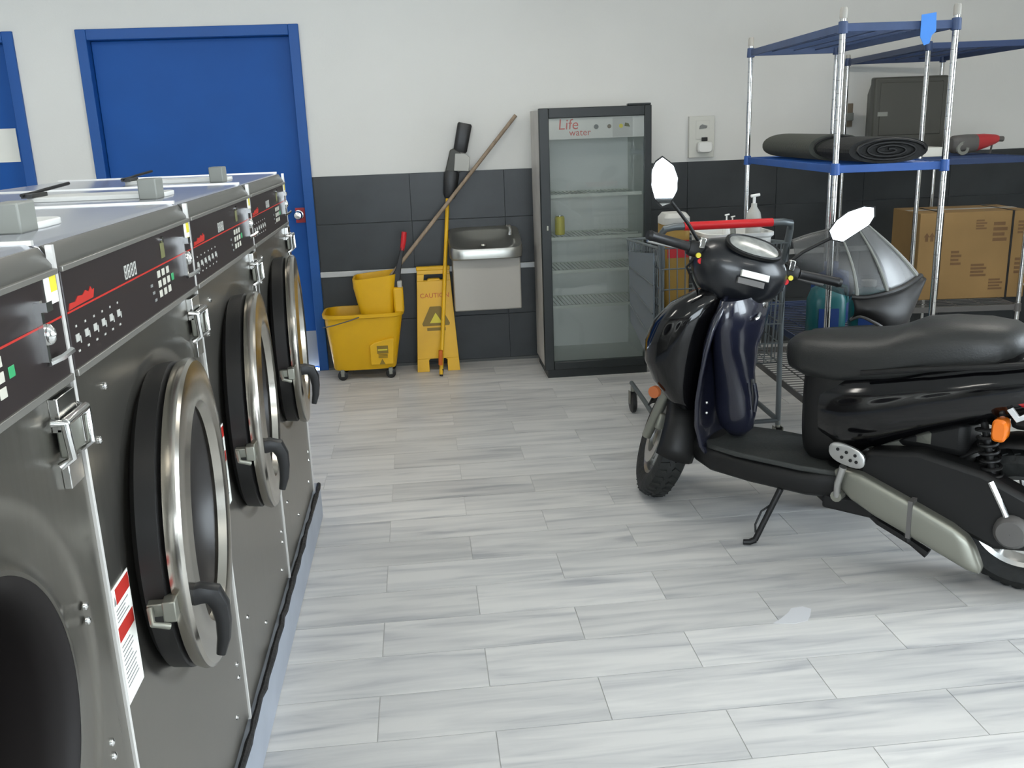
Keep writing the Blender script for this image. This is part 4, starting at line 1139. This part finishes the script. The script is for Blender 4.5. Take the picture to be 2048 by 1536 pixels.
# engine, transmission, shock absorber, stands, kick start
MB().prism([(0.5, 0.33), (0.47, 0.42), (0.3, 0.45), (0.1, 0.42), (-0.05, 0.36), (-0.09, 0.27), (-0.06, 0.19), (0.05, 0.17), (0.2, 0.22), (0.42, 0.28)], lambda a, b, d: V(a, d, b), 0.075, 0.165).build('transmission_case', 'scm', SC, bevel=0.018)
MB().loft([ring((u, 0.178, z), (0.0, 0.03 * k, 0), (0.03 * k, 0, 0.07 * k), 20, 5) for u, z, k in ((0.55, 0.305, 0.45), (0.52, 0.297, 0.75), (0.44, 0.275, 1.0), (0.3, 0.225, 1.0), (0.14, 0.165, 1.0), (0.1, 0.15, 0.85), (0.085, 0.145, 0.5))]).build('transmission_cover', 'greym', SC, angle=50)
MB().box(0.29, 0.305, 0.146, 0.2095, 0.16, 0.292, Matrix.Translation((0, 0, 0))).build('cover_joint', 'greyt', SC)
MB().lathe([(0.001, 0.2), (0.04, 0.198), (0.052, 0.185), (0.055, 0.15)], 'y', 24, (0.0, 0, 0.25)).build('axle_housing', 'greyt', SC)
MB().tube([(0.075, 0.172, 0.4), (0.03, 0.175, 0.32), (0.0, 0.178, 0.26)], 0.009, 8).build('bright_strip', 'chrome', SC)
MB().box(0.16, 0.5, -0.1, 0.075, 0.24, 0.42).build('engine_block', 'scm', SC, bevel=0.03)
MB().box(0.34, 0.52, -0.05, 0.09, 0.4, 0.5).box(0.27, 0.34, 0.02, 0.1, 0.45, 0.52).build('carburettor', 'greym', SC, bevel=0.012)
sa = cyl((0.06, 0.115, 0.3), (0.13, 0.115, 0.6), 0.012, 10).build('shock_absorber', 'scm', SC)
hx = []
for q in range(120):
    k = q / 119
    c_ = V(0.075, 0.115, 0.37).lerp(V(0.122, 0.115, 0.57), k)
    hx.append(c_ + V(0.028 * math.cos(k * 50), 0.028 * math.sin(k * 50), 0))
MB().tube(hx, 0.0055, 6).build('shock_spring', 'scm', sa)
MB().box(0.17, 0.4, -0.09, 0.1, 0.43, 0.62).build('inner_fairing', 'scm', SC, bevel=0.03)
MB().box(-0.1, 0.06, -0.085, 0.085, 0.55, 0.66).build('mudguard_mount', 'scm', SC, bevel=0.02)
# kick starter
ks = MB().tube([(0.545, 0.2, 0.25), (0.54, 0.215, 0.3), (0.52, 0.225, 0.37)], [0.013, 0.012, 0.013], 10).build('kick_lever', 'alloy', SC)
MB().tube([(0.545, 0.165, 0.25), (0.545, 0.21, 0.25)], 0.02, 12).build('kick_shaft', 'greym', ks)
kp = MB().loft([ring((0.508, 0.228 + dv, 0.415), (0.062 * k, 0, 0.012 * k), (0, 0, 0.036 * k), 20, 2.6) for dv, k in ((-0.008, 0.9), (-0.005, 1), (0.005, 1), (0.008, 0.9))]).build('kick_pedal', 'alloy', ks)
for (a, b) in ((-0.03, 0.006), (0.0, 0.012), (0.03, 0.018), (-0.015, -0.014), (0.015, -0.008), (-0.035, -0.016)):
    cyl((0.508 + a, 0.2365, 0.415 + b), (0.508 + a, 0.2375, 0.415 + b), 0.006, 8).build('pedal_hole', 'scm', kp)
# centre stand (folded) and side stand (down)
MB().tube([(0.5, 0.1, 0.2), (0.42, 0.13, 0.16), (0.3, 0.15, 0.125), (0.245, 0.155, 0.1)], [0.014, 0.013, 0.013, 0.018], 8).tube([(0.5, -0.1, 0.2), (0.42, -0.13, 0.16), (0.3, -0.15, 0.125), (0.245, -0.155, 0.1)], [0.014, 0.013, 0.013, 0.018], 8).tube([(0.42, -0.13, 0.16), (0.42, 0.13, 0.16)], 0.012, 8).tube([(0.31, 0.15, 0.125), (0.325, 0.15, 0.19)], 0.014, 8).build('centre_stand', 'scm', SC)
MB().box(0.44, 0.62, 0.08, 0.15, 0.17, 0.23).build('stand_bracket', 'scm', SC, bevel=0.012)
sd_ = MB().tube([(0.77, 0.16, 0.21), (0.799, 0.196, 0.114), (0.828, 0.232, 0.018)], [0.012, 0.011, 0.011], 10).tube([(0.828, 0.232, 0.018), (0.842, 0.25, 0.012), (0.86, 0.262, 0.012)], [0.012, 0.011, 0.01], 8).build('side_stand', 'scm', SC)
MB().tube([(0.788, 0.178, 0.155), (0.825, 0.195, 0.12), (0.838, 0.215, 0.07), (0.829, 0.228, 0.045)], 0.004, 6).build('stand_spring', 'scm', sd_)

# handlebar head (turns with the bars)
HC = V(1.055, 0, 1.0)
wv_ = V(math.cos(CAST), 0, math.sin(CAST))
hs = MB().loft([ring((1.068 + du, v_, 0.968 + dz), V(0.92, 0, 0.4) * ru, V(-0.4, 0, 0.92) * rz, 28, 2.4) for v_, du, dz, ru, rz in ((-0.185, 0.0, 0.01, 0.03, 0.03), (-0.175, 0.0, 0.01, 0.05, 0.05), (-0.14, 0.0, 0.004, 0.088, 0.088), (-0.075, 0.0, -0.004, 0.116, 0.116), (0.0, 0.0, -0.006, 0.125, 0.124), (0.075, 0.0, -0.004, 0.116, 0.116), (0.14, 0.0, 0.004, 0.088, 0.088), (0.175, 0.0, 0.01, 0.05, 0.05), (0.185, 0.0, 0.01, 0.03, 0.03))])
hs.xf(STEER).build('handlebar_cover', 'sch', SC, angle=60)
# dial
DM = Matrix.Translation((0.992, 0, 1.056)) @ Matrix.Rotation(R(-38), 4, 'Y')
MB().loft([ring((0, 0, z), (0.058 * k, 0, 0), (0, 0.105 * k, 0), 32, 2.3) for z, k in ((0.0, 1.08), (0.012, 1.08), (0.016, 1.0), (0.012, 0.94), (0.0, 0.9))]).xf(STEER @ DM).build('dial_bezel', 'scm', SC)
MB().loft([ring((0, 0, z), (0.058 * k, 0, 0), (0, 0.105 * k, 0), 32, 2.3) for z, k in ((0.004, 0.96), (0.012, 0.93), (0.018, 0.6), (0.02, 0.1))]).xf(STEER @ DM).build('dial', 'dial', SC)
LMx = Matrix.Translation((0.943, 0, 0.958)) @ Matrix.Rotation(R(-82), 4, 'Y')
for (a, b, c_, d, m_) in ((-0.012, 0.012, -0.065, 0.045, 'label'), (-0.04, -0.018, -0.05, 0.055, 'greyt')):
    MB().box(a, b, c_, d, 0.0, 0.012, LMx).xf(STEER).build('sticker', m_, SC)
MB().loft([ring((1.16 + du, 0, 0.99 + du * 0.3), V(0, 0.07, 0) * k, V(-0.3, 0, 0.9) * 0.065 * k, 24, 2.4) for du, k in ((0.0, 1.0), (0.02, 0.95), (0.035, 0.6))]).xf(STEER).build('headlight', 'clearl', SC)
for sv in (1, -1):
    g0, g1, g2 = HC + V(0.0, sv * 0.165, 0.005), HC + V(-0.012, sv * 0.23, 0.012), HC + V(-0.03, sv * 0.385, 0.016)
    MB().tube([g0, g1, g2], 0.0115, 10).xf(STEER).build('handlebar', 'scm', SC)
    gp = MB().tube([g1, g1.lerp(g2, 0.04), g1.lerp(g2, 0.95), g2], [0.019, 0.0175, 0.0175, 0.02], 14).xf(STEER).build('grip', 'blackp', SC)
    MB().tube([g2, g2 + (g2 - g1).normalized() * 0.014], [0.02, 0.016], 12).xf(STEER).build('grip_end', 'scm', gp)
    MB().loft([ring(HC + V(-0.004, sv * v_, 0.01), (0.026 * k, 0, 0), (0, 0, 0.03 * k), 16, 3) for v_, k in ((0.168, 0.9), (0.175, 1.0), (0.215, 1.0), (0.225, 0.85))]).xf(STEER).build('switch_housing', 'scm', SC)
    MB().tube([HC + V(0.02, sv * 0.185, 0.012), HC + V(0.055, sv * 0.215, 0.008), HC + V(0.06, sv * 0.28, 0.002), HC + V(0.045, sv * 0.37, 0.0)], [0.008, 0.007, 0.006, 0.006], 8).xf(STEER).build('brake_lever', 'alloy', SC)
    MB().box(1.018, 1.04, min(sv * 0.172, sv * 0.196), max(sv * 0.172, sv * 0.196), 1.015, 1.055).xf(STEER).build('lever_perch', 'chrome', SC, bevel=0.004)
    cyl((1.018, sv * 0.19, 0.988), (1.026, sv * 0.19, 0.988), 0.01, 10).xf(STEER).build('switch_button', 'ystick', SC)
    cyl((1.02, sv * 0.176, 0.97), (1.028, sv * 0.176, 0.97), 0.011, 10).xf(STEER).build('switch_button', 'cred', SC)
    MB().tube([HC + V(0.01, sv * 0.17, 0.0), HC + V(0.03, sv * 0.2, -0.06), HC + V(0.03, sv * 0.14, -0.13), HC + V(0.06, sv * 0.06, -0.19)], 0.005, 6).xf(STEER).build('cable', 'scm', SC)


def s2w(p): return SC.matrix_basis @ p
def to_local(p): return SC.matrix_basis.inverted() @ V(*p)


# mirrors: stalk from the bar, shell and glass turned to the rider
def mirror(base, centre, outline, nrm, name='mirror'):
    b, c_ = STEER @ base, to_local(centre)
    n_ = (SC.matrix_basis.inverted().to_3x3() @ V(*nrm)).normalized()
    rt = V(0, 0, 1).cross(n_).normalized()
    up = n_.cross(rt)
    ctr = c_ - n_ * 0.012
    low = min(outline, key=lambda q: (ctr + rt * q[0] + up * q[1] - b).length)
    att = ctr + (rt * low[0] + up * low[1]) * 0.75 - n_ * 0.012
    st_ = MB().tube([b, b.lerp(att, 0.35) + V(0, 0, 0.012), b.lerp(att, 0.75) + V(0, 0, 0.006), att], 0.0065, 10).build('mirror_stalk', 'scm', SC)
    def f(k, d): return [ctr + rt * a * k + up * bb * k + n_ * d for a, bb in outline]
    MB().loft([f(0.6, -0.035), f(0.92, -0.02), f(1.06, 0.0), f(1.06, 0.008), f(1.0, 0.009), f(0.98, 0.006)]).build('mirror_shell', 'scm', st_, angle=50)
    MB().loft([f(0.985, 0.0065), f(0.985, 0.0085)]).build('mirror_glass', 'mirror', st_)


mirror(HC + V(0.01, 0.175, 0.03), (0.877, 3.33, 1.312), [(-0.005, 0.088), (0.034, 0.058), (0.05, 0.015), (0.048, -0.03), (0.025, -0.075), (-0.004, -0.085), (-0.03, -0.06), (-0.044, -0.01), (-0.042, 0.045), (-0.028, 0.072)], (-0.13, -0.98, -0.016))
mirror(HC + V(0.01, -0.175, 0.03), (1.585, 3.33, 1.128), [(-0.075, -0.02), (-0.062, -0.052), (-0.025, -0.06), (0.02, -0.03), (0.065, 0.0), (0.082, 0.03), (0.08, 0.062), (0.045, 0.066), (-0.01, 0.048), (-0.05, 0.018)], (-0.235, -0.97, 0.06))

# ================================================================== SMOKY WINDSHIELD ON A CRATE
t = thing('plastic_crate', 'black plastic crate hidden behind the scooter seat', 'crate', (1.72, 3.43, 0))
CHH = 0.69
MB().loft([ring((0, 0, z), (a, 0, 0), (0, b, 0), 28, 8) for z, a, b in ((0, 0.15, 0.12), (CHH - 0.03, 0.165, 0.135), (CHH - 0.03, 0.172, 0.142), (CHH, 0.172, 0.142))]).build('crate_body', 'blackp', t, angle=30)
bx(-0.08, 0.08, -0.146, -0.14, CHH - 0.09, CHH - 0.06).build('crate_handle', 'scm', t, bevel=0.004)
wb0 = V(1.72, 3.5, CHH)
t = thing('windshield', 'smoky clear plastic windshield with wavy black hem behind the right mirror', 'windshield', tuple(wb0))
top_ = [(1.47, 3.6, 1.05), (1.53, 3.57, 1.075), (1.6, 3.54, 1.095), (1.66, 3.53, 1.11), (1.7, 3.53, 1.12), (1.745, 3.55, 1.115)]
bot_ = [(1.47, 3.58, 0.9), (1.56, 3.5, 0.87), (1.66, 3.42, 0.838), (1.76, 3.41, 0.845), (1.87, 3.45, 0.862), (2.0, 3.56, 0.885)]
def cat(P, k):
    n_ = len(P) - 1
    x = k * n_
    i = min(int(x), n_ - 1)
    f_ = x - i
    p = [V(*P[max(0, min(n_, i + d))]) for d in (-1, 0, 1, 2)]
    return 0.5 * ((2 * p[1]) + (p[2] - p[0]) * f_ + (2 * p[0] - 5 * p[1] + 4 * p[2] - p[3]) * f_ ** 2 + (3 * p[1] - p[0] - 3 * p[2] + p[3]) * f_ ** 3)
rows_ = []
for i in range(29):
    k = i / 28
    a, b = cat(top_, k) - wb0, cat(bot_, k) - wb0
    rows_.append([a.lerp(b, j / 12) + V(0, -0.035 * math.sin(math.pi * j / 12), 0) for j in range(13)])
MB().loft(rows_, cap=False, closed=False).build('screen_sheet', 'screen', t, solid=0.003, angle=70)
low_ = [(1.66, 3.44, 0.745), (1.68, 3.4, 0.765), (1.73, 3.38, 0.74), (1.79, 3.385, 0.705), (1.87, 3.42, 0.702), (1.93, 3.48, 0.75), (2.02, 3.57, 0.865)]
hem = []
for i in range(25):
    k = i / 24
    a = cat(bot_, 0.38 + 0.62 * k) - wb0
    b = cat(low_, k) - wb0
    hem.append([a.lerp(b, j / 8) + V(0, -0.03 * math.sin(math.pi * j / 8), 0) for j in range(9)])
MB().loft(hem, cap=False, closed=False).build('black_hem', 'rubber', t, solid=0.006, angle=70)
MB().tube([cat(bot_, 0.38 + 0.62 * i / 24) - wb0 + V(0, -0.004, 0) for i in range(25)], 0.011, 8).build('hem_roll', 'rubber', t)
MB().tube([cat(low_, i / 24) - wb0 + V(0, -0.002, 0.002) for i in range(19)], 0.008, 8).build('hem_edge', 'greyt', t)
for k0_, k1_ in ((0.48, 0.42), (0.75, 0.66), (0.96, 0.95)):
    a, b = cat(top_, k0_) - wb0, cat(bot_, k1_) - wb0
    MB().tube([a.lerp(b, j / 8) + V(0, -0.039 * math.sin(math.pi * j / 8), 0) for j in range(9)], [0.003 + 0.0006 * j for j in range(9)], 6).build('screen_crease', 'gblock', t)
